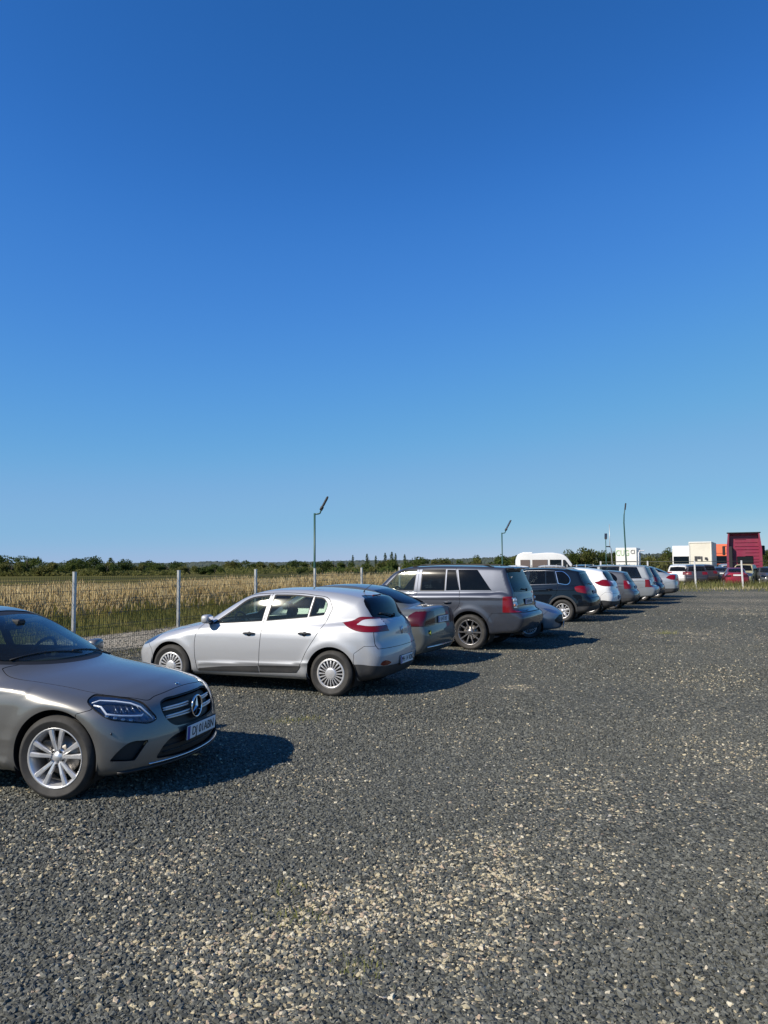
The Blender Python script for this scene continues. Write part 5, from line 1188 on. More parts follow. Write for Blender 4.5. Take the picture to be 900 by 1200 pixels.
def spec_crossover():
    c = dict(wb=2.604, hw=.905, H=1.69, xf=.88, xr=-3.55, wheel=(.345,.225,.222,'five'), arch=(.405,.405), track=.895, archz=.01, archtrim=.055)
    c['side'] = [(.55,.24),(.78,.27),(.87,.42),(.88,.6),(.83,.78),(.70,.90),(.3,1.0),(-.1,1.06),(-.6,1.09),(-1.5,1.12),(-2.6,1.16),(-3.1,1.17),(-3.30,1.13),(-3.40,1.0),(-3.44,.85),(-3.53,.72),(-3.55,.55),(-3.48,.38),(-3.2,.28),(-1.4,.23),(0,.23)]
    c['w'] = [(-3.6,.72),(-3.45,.79),(-3.2,.86),(-2.7,.898),(-1.5,.895),(0,.898),(.4,.86),(.7,.78),(.9,.66)]
    c['sec'] = [(.18,.09),(.28,.03),(.42,.01),(.6,0),(.8,.006),(.95,.022),(1.05,.05),(1.15,.09),(1.25,.2)]
    c['bow'] = (.30,2.4,.15,2.8); c['crown'] = .06; c['rL'] = .09
    c['gh'] = [(.08,.95),(-.22,1.10),(-.60,1.33),(-.98,1.56),(-1.25,1.635),(-1.7,1.665),(-2.3,1.66),(-2.8,1.62),(-3.08,1.575,1),(-3.10,1.54,1),(-3.22,1.30),(-3.34,1.10),(-3.3,.8),(-2,.7),(-.3,.7)]
    c['gxf'], c['gxr'] = -.2, -3.25; c['gbow'] = (.26,.12); c['gcrown'] = .05; c['rG'] = .08; c['rJ'] = .025
    c['gw'] = [(.8,.86),(1.05,.835),(1.15,.81),(1.3,.765),(1.45,.71),(1.58,.655),(1.75,.58)]
    c['gwx'] = [(-3.4,.12),(-3.0,.06),(-2.5,.015),(-1.5,0),(-.4,.04)]
    c['flare'] = [(0,.35,.44,.012),(-2.604,.35,.44,.012)]
    c['creases'] = [([(.1,.93),(-1,.96),(-2.6,1.0),(-3.3,1.02)],.010,.05,0), ([(-.5,.42),(-2.1,.46)],.012,.06,0)]
    c['cuts'] = [
      ('front_bumper', [(.35,.05,1),(.45,.66,1),(1.3,.68,1),(1.3,.05,1)], 'side', 'A', dict(gap=.006)),
      ('rear_bumper', [(-2.95,.05,1),(-3.02,.62),(-3.08,.74,1),(-4,.76,1),(-4,.05,1)], 'side', 'A', dict(gap=.006)),
      ('bumper_skirt', [(-2.9,.05,1),(-2.9,.47,1),(-4,.52,1),(-4,.05,1)], 'side', 'A', dict(only=['rear_bumper'])),
      ('sill_trim', [(-.40,.05,1),(-.40,.32,1),(-2.2,.36,1),(-2.2,.05,1)], 'side', 'A', {}),
      ('hood', [(-.22,-.1,1),(-.36,.72,1),(.55,.66),(.74,.45),(.78,-.1,1)], 'top', lambda C, n: (n[:,2] > .3) & (C[:,2] > .8), dict(gap=.006)),
      ('tailgate', [(-.1,.76,1),(.60,.76,1),(.66,.95),(.66,1.1),(.56,1.52,1),(-.1,1.55,1)], 'end', lambda C, n: (n[:,0] < -.3) & (C[:,0] < -3.0), dict(gap=.008)),
      ('front_door', [(-.50,.36,1),(-.46,.8),(-.48,1.08,1),(-.85,1.38),(-1.15,1.57),(-1.5,1.60,1),(-1.45,1.1,1),(-1.44,.36,1)], 'side', 'S', dict(gap=.008)),
      ('rear_door', [(-1.44,.36,1),(-1.45,1.1,1),(-1.5,1.60,1),(-2.05,1.60),(-2.36,1.57,1),(-2.46,1.15,1),(-2.40,.85),(-2.20,.62),(-2.12,.36,1)], 'side', 'S', dict(gap=.008, only=['body','seam'])),
      ('window:f', [(-.66,1.125,1),(-.95,1.38),(-1.2,1.525),(-1.44,1.56,1),(-1.40,1.14,1)], 'side', 'S', dict(only=['front_door'])),
      ('window:r', [(-1.52,1.145,1),(-1.55,1.56,1),(-2.03,1.565,1),(-2.06,1.165,1)], 'side', 'S', dict(only=['rear_door'])),
      ('quarter_window:a', [(-2.09,1.165,1),(-2.06,1.565,1),(-2.30,1.55,1),(-2.41,1.175,1)], 'side', 'S', dict(only=['rear_door'])),
      ('window_frame', [(-2.455,1.175,1),(-2.345,1.56,1),(-2.60,1.55),(-2.68,1.50),(-2.83,1.25),(-2.80,1.18)], 'side', 'S', {}),
      ('quarter_window:b', [(-2.472,1.188,1),(-2.364,1.548,1),(-2.59,1.538),(-2.668,1.49),(-2.815,1.25),(-2.785,1.192)], 'side', 'S', {}),
      ('windscreen', [(-.1,1.11,1),(.72,1.13,1),(.54,1.54,1),(-.1,1.575,1)], 'end', 'FW', dict(gap=.02)),
      ('rear_window', [(-.1,1.14,1),(.62,1.15,1),(.54,1.46,1),(-.1,1.50,1)], 'end', lambda C, n: (n[:,0] < -.3) & (C[:,2] > .95), {}),
      ('tail_lamp', [(-2.98,1.07),(-3.02,.96),(-3.2,.90),(-4,.88,1),(-4,1.08,1),(-3.3,1.10),(-3.05,1.10)], 'side', lambda C, n: (C[:,1] > .40) & (C[:,2] < 1.14), {}),
      ('headlamp_lens', [(.30,.90),(.40,.78),(1.2,.72,1),(1.2,.88,1)], 'side', lambda C, n: (C[:,1] > .42), {}),
      ('grille', [(-.1,.62,1),(.40,.62,1),(.42,.78,1),(-.1,.78,1)], 'end', 'F', {}),
    ]
    c['mats'] = {'window': M['glassdark'], 'window:f': M['glass'], 'quarter_window': M['glassdark'], 'window_frame': M['chrome'], 'windscreen': M['glass'], 'rear_window': M['glassdark'], 'tail_lamp': M['red'], 'headlamp_lens': M['reflector'], 'grille': M['trim'], 'bumper_skirt': M['plastic'], 'sill_trim': M['plastic'], 'arch_trim': M['plastic']}
    c['disp'] = {'window': -.008, 'quarter_window': -.006, 'grille': -.03, 'tail_lamp': .006, 'rear_window': .004, 'arch_trim': .008}
    c['parents'] = {'window:f': 'front_door', 'window:r': 'rear_door', 'quarter_window:a': 'rear_door', 'rear_window': 'tailgate', 'bumper_skirt': 'rear_bumper', 'grille': 'front_bumper'}
    c['zcowl'] = 1.1; c['dash'] = -.62; c['seatx'] = -1.25; c['rseatx'] = -2.1; c['zfloor'] = .42
    return c
def scaled(c, sx, sy, sz):
    """the same kind of body stretched to another car's length, width and height"""
    c = dict(c)
    def s2(p, a, b): return [(q[0]*a, q[1]*b, *q[2:]) for q in p]
    c['side'] = s2(c['side'], sx, sz); c['gh'] = s2(c['gh'], sx, sz); c['w'] = s2(c['w'], sx, sy); c['sec'] = s2(c['sec'], sz, sy); c['gw'] = s2(c['gw'], sz, sy); c['gwx'] = s2(c['gwx'], sx, sy)
    c['creases'] = [(s2(p, sx, sz), a, w, z) for p, a, w, z in c['creases']]; c['flare'] = [(x*sx, z, r, a) for x, z, r, a in c['flare']]
    cu = []
    for t in c['cuts']:
        k = t[2]; a, b = {'side': (sx, sz), 'end': (sy, sz), 'top': (sx, sy)}.get(k, (sx, sz)); mk = t[3]
        if callable(mk): mk = (lambda f: lambda C, n: f(C/np.array([sx, sy, sz]), n))(mk)
        elif mk == 'FW': mk = lambda C, n: (n[:,0] > .15) & (C[:,2] > .85*sz)
        cu.append((t[0], s2(t[1], a, b), k, mk, *t[4:]))
    c['cuts'] = cu
    for k in ('wb', 'xf', 'xr', 'gxf', 'gxr', 'dash', 'seatx', 'rseatx'): c[k] = c[k]*sx
    for k in ('H', 'zcowl'): c[k] = c[k]*sz
    c['hw'] *= sy; c['track'] *= sy; c['mats'] = dict(c['mats']); c['disp'] = dict(c['disp']); c['parents'] = dict(c['parents'])
    return c
def recut(c, name, poly=None, mask=None, drop=False):
    out = []
    for t in c['cuts']:
        if t[0] == name:
            if drop: continue
            t = (name, poly or t[1], t[2], mask or t[3], *t[4:])
        out.append(t)
    c['cuts'] = out
def add_doors_trim(c, bd, ox, ob, hz, hx=(-1.34,-2.2), hm=None):
    for sg in (-1, 1):
        if ('front_door', sg) in ob: handle(ob[('front_door', sg)], bd, hx[0], hz, ox, hm or c['paint'], sg)
        if ('rear_door', sg) in ob: handle(ob[('rear_door', sg)], bd, hx[1], hz+.02, ox, hm or c['paint'], sg)
def rails(root, bd, x0, x1, y, ox, m=None, h=.035):
    for sg in (-1, 1):
        r = MB(); xs = np.linspace(x0, x1, 9); r.tube([(x-ox, sg*y, bd.z_at(x, y)+(h if 0 < i < 8 else .0)) for i, x in enumerate(xs)], .014, 6); r.build('roof_rail', m or M['trim'], root)
# ---- the hatchback behind the saloon
def build_hatch():
    c = spec_hatch(); c['paint'] = paint('silver_paint', (.37,.38,.40), .38, .36, .05)
    root, bd, ox, ob = build_car(c, (0, 0), 0, 'silver five door hatchback with many-spoked round wheel covers, second car from the left', 'car', GROUP_ROW, .028, 'parked_hatchback')
    place(root, -2.91, 12.372, R(159.3), c['wb'])
    add_doors_trim(c, bd, ox, ob, .83, (-1.345,-2.235), M['plastic'])
    mirror(root, bd, -.66, .985, ox, c['paint'], s=.86); tg = ob[('tailgate', 0)]
    plate(ob[('rear_bumper', 0)], (bd.x_at(0, .46, -1)-.012-ox, 0, .46), -math.pi/2, 'MH 14 VDK', tilt=-.05)
    m = MB(); xw = bd.x_at(.0, 1.09, -1)
    m.tube([(xw-.03-ox, .02, 1.075), (bd.x_at(.28,1.12,-1)-.02-ox, .30, 1.12), (bd.x_at(.42,1.13,-1)-.02-ox, .42, 1.125)], .009, 6); m.lathe([(.028,-.02),(.03,0),(0,.01)], c=(xw-.01-ox, 0, 1.075), axis='X', n=12)
    m.build('wiper', M['trim'], tg)
    zt = bd.z_at(-2.78, 0); m = MB(); m.tube([(-2.78-ox,0,zt-.01),(-2.80-ox,0,zt+.03),(-2.96-ox,0,zt+.15)], [.014,.006,.003], 6); m.build('aerial', M['trim'], root)
    m = MB()
    for sg in (1,-1): m.tube([(0,0,.055),(0,.034*sg,0),(0,0,-.055)], .007, 5)
    o = m.build('diamond_badge', M['chrome'], tg); o.location = (bd.x_at(0,.86,-1)-.008-ox, 0, .865)
    MB().box((0,0,0), (.02,.30,.02), bev=.005).build('high_brake_lamp', M['red'], tg).location = (bd.x_at(0,1.365,-1)-.004-ox, 0, 1.365)
    return root
# ---- dark silver saloon seen from behind
def build_sedan():
    c = scaled(spec_saloon(), .98, .975, .995); c['wheel'] = (.315,.205,.21,'multi'); c['paint'] = paint('dark_silver_paint', (.13,.14,.135), .5, .30, .05)
    c['bow'] = (.30,2.3,.10,3.4); c['rL'] = .065; c['w'] = [(x, w+(.04 if x < -3.3 else 0)) for x, w in c['w']]
    recut(c, 'tail_lamp', [(-3.42,.72,1),(-3.45,.90),(-3.52,.955),(-4.2,.955,1),(-4.2,.72,1)], lambda C, n: (C[:,1] > .40) & (C[:,2] < .97))
    c['mats'].update({'tail_lamp': M['darkred'], 'headlamp_lens': M['reflector'], 'rear_window': M['glassdark'], 'window': M['glassdark']})
    c['disp']['tail_lamp'] = .006
    root, bd, ox, ob = build_car(c, (0,0), 0, 'dark silver saloon with a yellow sticker under its tail lamp, beside the silver hatchback', 'car', GROUP_ROW, .032, 'parked_saloon')
    place(root, -2.36, 15.76, R(155), c['wb'])
    plate(root, (bd.x_at(0,.80,-1)-.014-ox, 0, .81), -math.pi/2, 'B 47 LRT', tilt=-.03)
    tk = root
    o = MB().box((0,0,0), (.006,.09,.075), bev=.001).build('sticker', mat('yellow_sticker', (.55,.55,.05), .5), tk); o.location = (bd.x_at(.62,.60,-1)-.006-ox, .62, .60); o.rotation_euler = (.5,0,.12)
    m = MB(); m.tube([(bd.x_at(abs(y),.35,-1)-.006-ox, y, .345) for y in np.linspace(-.7,.7,17)], .012, 6); m.build('bumper_strip', M['chrome'], ob[('rear_bumper', 0)])
    mirror(root, bd, -.98, 1.0, ox, c['paint']); add_doors_trim(c, bd, ox, ob, .86, (-1.6,-2.42))
    return root
def build_offroader():
    c = spec_offroader(); c['paint'] = paint('steel_grey_paint', (.055,.061,.078), .55, .28, .03)
    root, bd, ox, ob = build_car(c, (0,0), 0, 'tall grey off-roader with upright red and white tail lamps and dark rear windows', 'car', GROUP_ROW, .032, 'parked_offroader')
    place(root, -.241, 18.26, R(153.5), c['wb']); tg = ob[('tailgate', 0)]
    add_doors_trim(c, bd, ox, ob, .97, (-1.36,-2.24)); mirror(root, bd, -.74, 1.22, ox, c['paint'], s=1.25)
    rails(root, bd, -1.3, -3.2, .62, ox)
    plate(tg, (bd.x_at(0,.98,-1)-.012-ox, 0, 1.0), -math.pi/2, 'DJ 08 RVR')
    m = MB(); zs = bd.z_at(-3.42, 0)
    m.box((-3.53-ox, 0, 1.715), (.20, 1.22, .035), bev=.014); m.build('roof_spoiler', c['paint'], tg)
    for sg in (-1, 1):
        tl = ob[('tail_lamp', sg)]
        for z in (.945, 1.045):
            for y in (.715,.795):
                m = MB(); m.lathe([(.036,-.012),(.034,.0),(.026,.012),(0,.016)], c=(0,0,0), axis='X', n=16); o = m.build('round_lamp', M['clearlamp'] if not (z < 1 and y > .75) else M['amber'], tl); o.rotation_euler = (0,0,math.pi); o.location = (bd.x_at(y, z, -1)-.012-ox, sg*y, z)
    m = MB(); x0 = bd.x_at(.1,1.26,-1); m.tube([(x0-.02-ox, -.05, 1.245), (bd.x_at(.3,1.28,-1)-.025-ox, .30, 1.275)], .010, 6); m.lathe([(.03,-.02),(.03,0),(0,.01)], c=(x0-.01-ox,-.05,1.245), axis='X', n=10); m.build('wiper', M['trim'], tg)
    m = MB(); m.box((-3.62-ox, .34, .34), (.25,.10,.08), bev=.02); m.build('exhaust', M['alloydark'], root)
    o = MB().box((0,0,0), (.003,.09,.05)).build('window_sticker', M['plate'], tg); o.location = (bd.x_at(.50,1.52,-1)-.008-ox, .50, 1.52); o.rotation_euler = (0,-.25,.1)
    m = MB(); m.box((-1.5-ox,0,.42), (1.9,1.2,.2), bev=.05); m.build('underframe', M['trim'], root)
    return root
def build_supermini():
    c = scaled(spec_hatch(), .925, .93, .985); c['wheel'] = (.29,.175,.19,'multi'); c['arch'] = (.335,.335); c['paint'] = paint('grey_blue_silver_paint', (.16,.19,.22), .4, .32, .04)
    c['bow'] = (.42,2.2,.16,2.6)
    recut(c, 'headlamp_lens', [(.34,.715),(.46,.70),(.60,.655),(1.0,.61,1),(1.0,.56,1),(.60,.59),(.44,.65)], lambda C, n: (C[:,1] > .36) & (C[:,0] > .1))
    recut(c, 'grille', [(-.1,.36,1),(.50,.36),(.60,.42),(.50,.50),(-.1,.52,1)])
    c['mats']['bumper_skirt'] = c['paint']
    root, bd, ox, ob = build_car(c, (0,0), 0, 'small silver-blue hatchback facing out, only its nose showing behind the off-roader', 'car', GROUP_ROW, .03, 'parked_hatchback')
    place(root, 3.72, 19.42, R(-15), c['wb']); fb = ob[('front_bumper', 0)]
    for z in (.40,.45):
        MB().tube([(bd.x_at(abs(y), z)-.02-ox, y, z) for y in np.linspace(-.5,.5,11)], .008, 5).build('grille_slat', M['plastic'], fb)
    plate(fb, (bd.x_at(0,.34)+.015-ox, 0, .30), math.pi/2, 'B 22 KMO')
    mirror(root, bd, -.62, .97, ox, c['paint'])
    m = MB(); m.tube([(bd.x_at(abs(y),.555)+.004-ox, y, .555) for y in np.linspace(-.22,.22,7)], .007, 5); m.build('chrome_strip', M['chrome'], fb)
    return root
def build_crossover():
    c = spec_crossover(); c['paint'] = paint('blue_black_paint', (.004,.007,.012), .2, .22, .015)
    root, bd, ox, ob = build_car(c, (0,0), 0, 'black crossover with grey wheel arch cladding and silver trimmed side windows', 'car', GROUP_ROW, .035, 'parked_crossover')
    place_rw(root, 5.55, 23.75, 154, c); tg = ob[('tailgate', 0)]
    add_doors_trim(c, bd, ox, ob, .98, (-1.28,-2.2)); mirror(root, bd, -.62, 1.12, ox, c['paint'], s=1.15); rails(root, bd, -1.1, -2.85, .58, ox, M['alloydark'])
    # silver line round the side windows
    for sg in (-1, 1):
        m = MB(); pts = [(-.66,1.125),(-.95,1.385),(-1.2,1.535),(-1.5,1.578),(-2.03,1.580),(-2.34,1.57)]
        m.tube([(x-ox, sg*(bd.y_at(x, z)+.002), z) for x, z in pts], .007, 5); m.tube([(x-ox, sg*(bd.y_at(x, z)+.002), z) for x, z in [(-.66,1.115),(-1.5,1.13),(-2.44,1.165)]], .008, 5)
        m.build('window_trim', M['alloy'], root)
    plate(tg, (bd.x_at(0,.90,-1)-.012-ox, 0, .90), -math.pi/2, 'GJ 55 TGN')
    m = MB(); m.tube([(bd.x_at(0,1.15,-1)-.02-ox,0,1.14),(bd.x_at(.35,1.18,-1)-.02-ox,.36,1.18)], .01, 6); m.build('wiper', M['trim'], tg)
    return root
def build_white_suv():
    c = scaled(spec_hatch(), 1.075, 1.03, 1.125); c['wheel'] = (.35,.235,.235,'five'); c['arch'] = (.40,.40); c['flare'] = []; c['paint'] = paint('pearl_white_paint', (.72,.72,.71), .12, .35, .05)
    c['mats'].update({'window': M['glassdark'], 'quarter_window': M['glassdark'], 'windscreen': M['glassdark'], 'door_moulding': c['paint']}); recut(c, 'reverse_lamp', drop=True); recut(c, 'fog_lamp', drop=True)
    c['zfloor'] = .42
    root, bd, ox, ob = build_car(c, (0,0), 0, 'white crossover with red wrap-around lamps beside the black crossover', 'car', GROUP_ROW, .042, 'parked_crossover')
    place_rw(root, 7.25, 26.9, 154, c)
    m = MB().lathe([(.045,-.06),(.048,.0),(.036,.0),(.034,-.05)], c=(bd.x_at(.5,.33,-1)-.02-ox, .52, .30), axis='X', n=12); m.build('exhaust', M['chrome'], root)
    plate(ob[('rear_bumper', 0)], (bd.x_at(0, .60, -1)-.012-ox, 0, .60), -math.pi/2, 'B 901 GLC')
    return root
def build_grey_estate():
    c = scaled(spec_crossover(), .985, .97, .915); c['wheel'] = (.315,.205,.21,'multi'); c['arch'] = (.36,.36); c['archtrim'] = 0; c['flare'] = []; c['paint'] = paint('mid_grey_paint', (.085,.09,.10), .5, .32, .05)
    recut(c, 'tail_lamp', [(-3.00,1.12,1),(-3.05,.80,1),(-4,.80,1),(-4,1.12,1)], lambda C, n: (C[:,1] > .60) & (C[:,2] < 1.16)); recut(c, 'window_frame', drop=True)
    c['cuts'].append(('reverse_lamp', [(.60,.98,1),(.60,1.10,1),(.80,1.10,1),(.80,.98,1)], 'end', lambda C, n: (n[:,0] < -.5), dict(only=['tail_lamp']))); c['mats']['reverse_lamp'] = M['clearlamp']; c['parents']['reverse_lamp'] = 'tail_lamp'
    root, bd, ox, ob = build_car(c, (0,0), 0, 'mid grey hatchback with upright red and white lamps, right of the white crossover', 'car', GROUP_ROW, .045, 'parked_hatchback')
    place_rw(root, 8.95, 30.05, 154, c)
    plate(ob[('tailgate', 0)], (bd.x_at(0,.84,-1)-.012-ox, 0, .84), -math.pi/2, 'OT 19 AXE')
    return root
def build_minivan():
    c = scaled(spec_offroader(), .995, .97, .96); c['wheel'] = (.325,.215,.21,'multi'); c['arch'] = (.37,.37); c['flare'] = []; c['paint'] = paint('light_silver_paint', (.22,.24,.26), .35, .32, .04)
    recut(c, 'window:f', [(-.50,1.12,1),(-.80,1.42),(-1.08,1.63),(-1.42,1.64,1),(-1.42,1.12,1)]); recut(c, 'window:r', [(-1.53,1.12,1),(-1.53,1.64,1),(-2.36,1.64,1),(-2.36,1.13,1)])
    recut(c, 'quarter_window:b', [(-2.44,1.13,1),(-2.44,1.64,1),(-3.10,1.62,1),(-3.32,1.14,1)]); recut(c, 'quarter_window:a', drop=True)
    c['parents'].pop('quarter_window:a'); c['mats'].update({'window:f': M['glassmid'], 'window:r': M['glassmid'], 'quarter_window': M['glassmid'], 'tail_lamp': M['red']})
    root, bd, ox, ob = build_car(c, (0,0), 0, 'pale silver people carrier with tall lamps, highest roof beyond the white crossover', 'car', GROUP_ROW, .05, 'parked_minivan')
    place_rw(root, 10.6, 33.2, 154, c)
    plate(ob[('tailgate', 0)], (bd.x_at(0,.92,-1)-.012-ox, 0, .92), -math.pi/2, 'DJ 12 VAN')
    return root
def build_blue_suv():
    c = scaled(spec_crossover(), .99, .985, 1.01); c['archtrim'] = 0; c['paint'] = paint('deep_blue_paint', (.005,.012,.04), .4, .25, .02); c['mats'].update({'tail_lamp': M['darkred'], 'window_frame': c['paint']})
    root, bd, ox, ob = build_car(c, (0,0), 0, 'dark blue crossover squeezed beside the silver coupe at the far end of the row', 'car', GROUP_ROW, .05, 'parked_crossover')
    place_rw(root, 12.25, 36.3, 154, c)
    plate(ob[('tailgate', 0)], (bd.x_at(0,.90,-1)-.012-ox, 0, .90), -math.pi/2, 'VL 07 NIC')
    return root
def build_coupe_suv():
    c = scaled(spec_saloon(), 1.0, 1.07, 1.155); c['wheel'] = (.37,.265,.25,'five'); c['arch'] = (.425,.425); c['flare'] = []; c['paint'] = paint('bright_silver_paint', (.27,.30,.33), .35, .32, .04); c['bow'] = (.32,2.3,.14,3.0)
    recut(c, 'tail_lamp', [(-3.35,1.02,1),(-3.45,1.12),(-4.2,1.12,1),(-4.2,1.0,1),(-3.62,.93)], lambda C, n: (C[:,1] > .35)); c['mats'].update({'window': M['glassdark'], 'rear_window': M['glassdark'], 'headlamp_lens': M['reflector']})
    c['cuts'].insert(2, ('bumper_skirt', [(-3.1,.05,1),(-3.1,.48,1),(-4.3,.50,1),(-4.3,.05,1)], 'side', 'A', dict(only=['rear_bumper']))); c['mats']['bumper_skirt'] = M['plastic']; c['parents']['bumper_skirt'] = 'rear_bumper'; c['zfloor'] = .42
    root, bd, ox, ob = build_car(c, (0,0), 0, 'silver coupe-backed off-roader, last car of the row before the grass verge', 'car', GROUP_ROW, .05, 'parked_coupe')
    place_rw(root, 14.0, 39.4, 154, c)
    return root
for fn in (build_saloon, build_hatch, build_sedan, build_offroader, build_supermini, build_crossover, build_white_suv, build_grey_estate, build_minivan, build_blue_suv, build_coupe_suv):
    t_ = time.time(); fn(); print(fn.__name__, round(time.time()-t_, 2))
# ------------------------------------------------------------------ lorries, minibus, scrap cars
def simple(name, col, rough=.5, metal=0., dust=.25, sc=1.): m = mat(name, col, rough, metal); dirty(m, col, dust, sc, (.22,.19,.15)); return m
M['lwhite'] = simple('lorry_white', (.74,.74,.72), .45, 0, .12); M['maroon'] = simple('maroon_cab_paint', (.22,.020,.055), .4, 0, .12); M['orange'] = simple('orange_cab_paint', (.72,.13,.04), .45, 0, .15)
M['tarp'] = simple('cream_tarpaulin', (.66,.63,.54), .6, 0, .25, .5); M['gsign'] = mat('green_lettering', (.34,.52,.28), .5); M['dsign'] = mat('dark_lettering', (.04,.04,.045), .5)
def lorry_wheels(root, xs, y, r=.5):
    for x in xs:
        for sg in (-1,1):
            m = MB(); m.lathe([(r*.55,-.14),(r*.9,-.14),(r,-.10),(r,.10),(r*.9,.14),(r*.55,.14)], n=22); o = m.build('tyre', M['rubber'], root); o.location = (x, sg*y, r)
            MB().lathe([(r*.56,.05),(r*.5,.11),(r*.25,.08),(.0,.10)], n=16).build('rim', M['alloydark'], o)
# maroon tractor unit seen from the back
def maroon():
    o = empty('lorry_cab', (31.7, 67.0, 0), R(66), 'maroon lorry cab seen from behind, tall roof fairing with black edge', 'lorry')
    m = MB(); w = 2.46; prof = [(-1.23,.95),(-1.23,2.55),(-1.16,3.05),(-1.06,3.75),(1.06,3.75),(1.16,3.05),(1.23,2.55),(1.23,.95)]
    m.prism(prof, (0., 1.9), fn=lambda a, b, c: (c, a, b)); m.build('cab', M['maroon'], o)
    for z in (1.35,1.6,1.85,2.1,2.35,2.6,2.85,3.15): MB().box((-.02,-.55,z), (.05,.95 if z < 2.9 else .8,.03), bev=.008).build('pressed_rib', M['maroon'], o)
    for z in (2.6,2.85,3.15,3.4): MB().box((-.02,.25,z), (.05,.8,.03), bev=.008).build('pressed_rib', M['maroon'], o)
    for sg in (-1,1):
        m = MB(); m.prism([(1.10*sg,.95),(1.26*sg,.95),(1.26*sg,2.6),(1.12*sg,3.9),(1.02*sg,3.9),(1.10*sg,2.6)], (-.45, .0), fn=lambda a, b, c: (c, a, b)); m.build('side_deflector', M['maroon'], o)
        m = MB(); m.tube([(1.9,sg*1.25,2.9),(2.0,sg*1.5,2.9)], .03, 6); m.box((1.95,sg*1.45,2.55), (.12,.22,.75), bev=.04); m.build('door_mirror', M['trim'], o)
    m = MB(); m.box((-.22,0,3.90), (.55,2.42,.09), bev=.03); m.build('roof_fairing_edge', M['trim'], o)
    m = MB(); m.box((.4,0,3.82), (1.3,2.1,.22), bev=.08); m.build('roof_fairing', M['maroon'], o)
    m = MB(); m.box((-.04,-.05,1.78), (.08,1.15,.55), bev=.03); m.build('rear_window', M['black'], o)
    m = MB(); m.box((-.28,.98,1.9), (.35,.34,1.9), bev=.06); m.build('air_intake', M['trim'], o)
    m = MB(); m.box((-.6,0,.85), (4.6,.9,.25), bev=.03); m.box((-1.6,0,1.1), (.9,.9,.12), bev=.04); m.build('chassis', M['trim'], o)
    for sg in (-1,1): MB().box((-1.8,sg*.98,1.08), (1.5,.45,.06), bev=.03).build('mudguard', M['trim'], o)
    for sg in (-1,1): MB().box((-2.95,sg*.85,.8), (.06,.45,.18), bev=.02).build('tail_lamp', M['red'], o)
    lorry_wheels(o, (.9,-1.8), 1.0); o.scale = (1.12,1.12,1.12)
maroon()
def cab_front(name, loc, rz, mt, label, w=2.45, h=3.75, cat='lorry'):
    """flat-fronted lorry cab facing -x local"""
    o = empty(name, (*loc, 0), rz, label, cat)
    m = MB(); m.prism([(0,.5),(-.05,1.5),(.12,2.75),(.45,h-.05),(.9,h),(2.1,h),(2.1,.6)], (-w/2, w/2), fn=lambda a, b, c: (a, c, b)); m.build('cab', mt, o)
    m = MB(); m.prism([(-.065,1.62),(.09,2.62),(.10,2.62),(-.05,1.62)], (-w/2+.12, w/2-.12), fn=lambda a, b, c: (a-.01, c, b)); m.build('windscreen', M['glassdark'], o)
    for sg in (-1,1):
        m = MB(); m.prism([(.3,1.7),(.42,2.5),(1.2,2.5),(1.2,1.7)], (sg*(w/2-.01), sg*(w/2+.012)), fn=lambda a, b, c: (a, c, b)); m.build('side_window', M['glassdark'], o)
        m = MB(); m.box((-.02,sg*(w/2+.2),2.1), (.14,.24,.7), bev=.05); m.build('door_mirror', M['trim'], o)
        MB().box((-.05,sg*.85,.85), (.06,.4,.2), bev=.03).build('headlamp', M['clearlamp'], o)
    for z in (1.05,1.22,1.39): MB().box((-.06,0,z), (.05,1.5,.07), bev=.02).build('grille_bar', M['trim'], o)
    MB().box((-.05,0,.55), (.2,w,.3), bev=.05).build('bumper', M['trim'], o)
    MB().box((.3,0,2.92), (.35,w*.85,.05), rot=Matrix.Rotation(.4,3,'Y'), bev=.01).build('sun_visor', M['trim'] if mt is not M['lwhite'] else mt, o)
    lorry_wheels(o, (1.2,), 1.0); return o
def box_body(o, x0, x1, w, z0, z1, mt, name='cargo_box'):
    m = MB(); m.box(((x0+x1)/2, 0, (z0+z1)/2), (x1-x0, w, z1-z0), bev=.03); m.build(name, mt, o)
    for y in (-w/2, w/2):
        for x in np.linspace(x0, x1, 7): MB().box((x, y, (z0+z1)/2), (.07,.03,z1-z0-.1), bev=.008).build('side_post', mt, o)
    MB().box(((x0+x1)/2, 0, z0-.18), (x1-x0-.2,.9,.3), bev=.03).build('chassis', M['trim'], o)
# white lorry cab facing us, beside the box trailer
c1 = cab_front('lorry', (40.7, 104), R(66), M['lwhite'], 'white lorry cab facing us with a wide dark windscreen, left of the cream box lorry', 2.45, 4.1)
box_body(c1, 2.4, 9, 2.5, 1.1, 3.9, M['lwhite'])
lorry_wheels(c1, (6.5,7.8), 1.0)
t1 = empty('box_lorry', (37.6, 90.5, 0), R(63), 'cream box lorry seen from behind with dark marks low on its back', 'lorry')
box_body(t1, 0, 8.5, 2.5, 1.1, 4.25, M['tarp'])
MB().box((-.04,0,4.15), (.06,2.5,.10), bev=.02).build('roof_edge', M['lwhite'], t1)
for y, w_, z, h_ in ((.50,.30,2.25,.55),(.15,.34,2.35,.34),(-.14,.16,2.2,.6),(-.62,.30,2.25,.28),(-.74,.20,2.12,.25)):
    MB().box((-.035,y,z), (.02,w_,h_), bev=.006).build('dark_marking', M['dsign'], t1)
for sg in (-1,1): MB().box((-.03,sg*1.18,2.6), (.05,.08,3.0), bev=.01).build('door_post', M['lwhite'], t1)
lorry_wheels(t1, (1.5,2.8,7.6), 1.0)
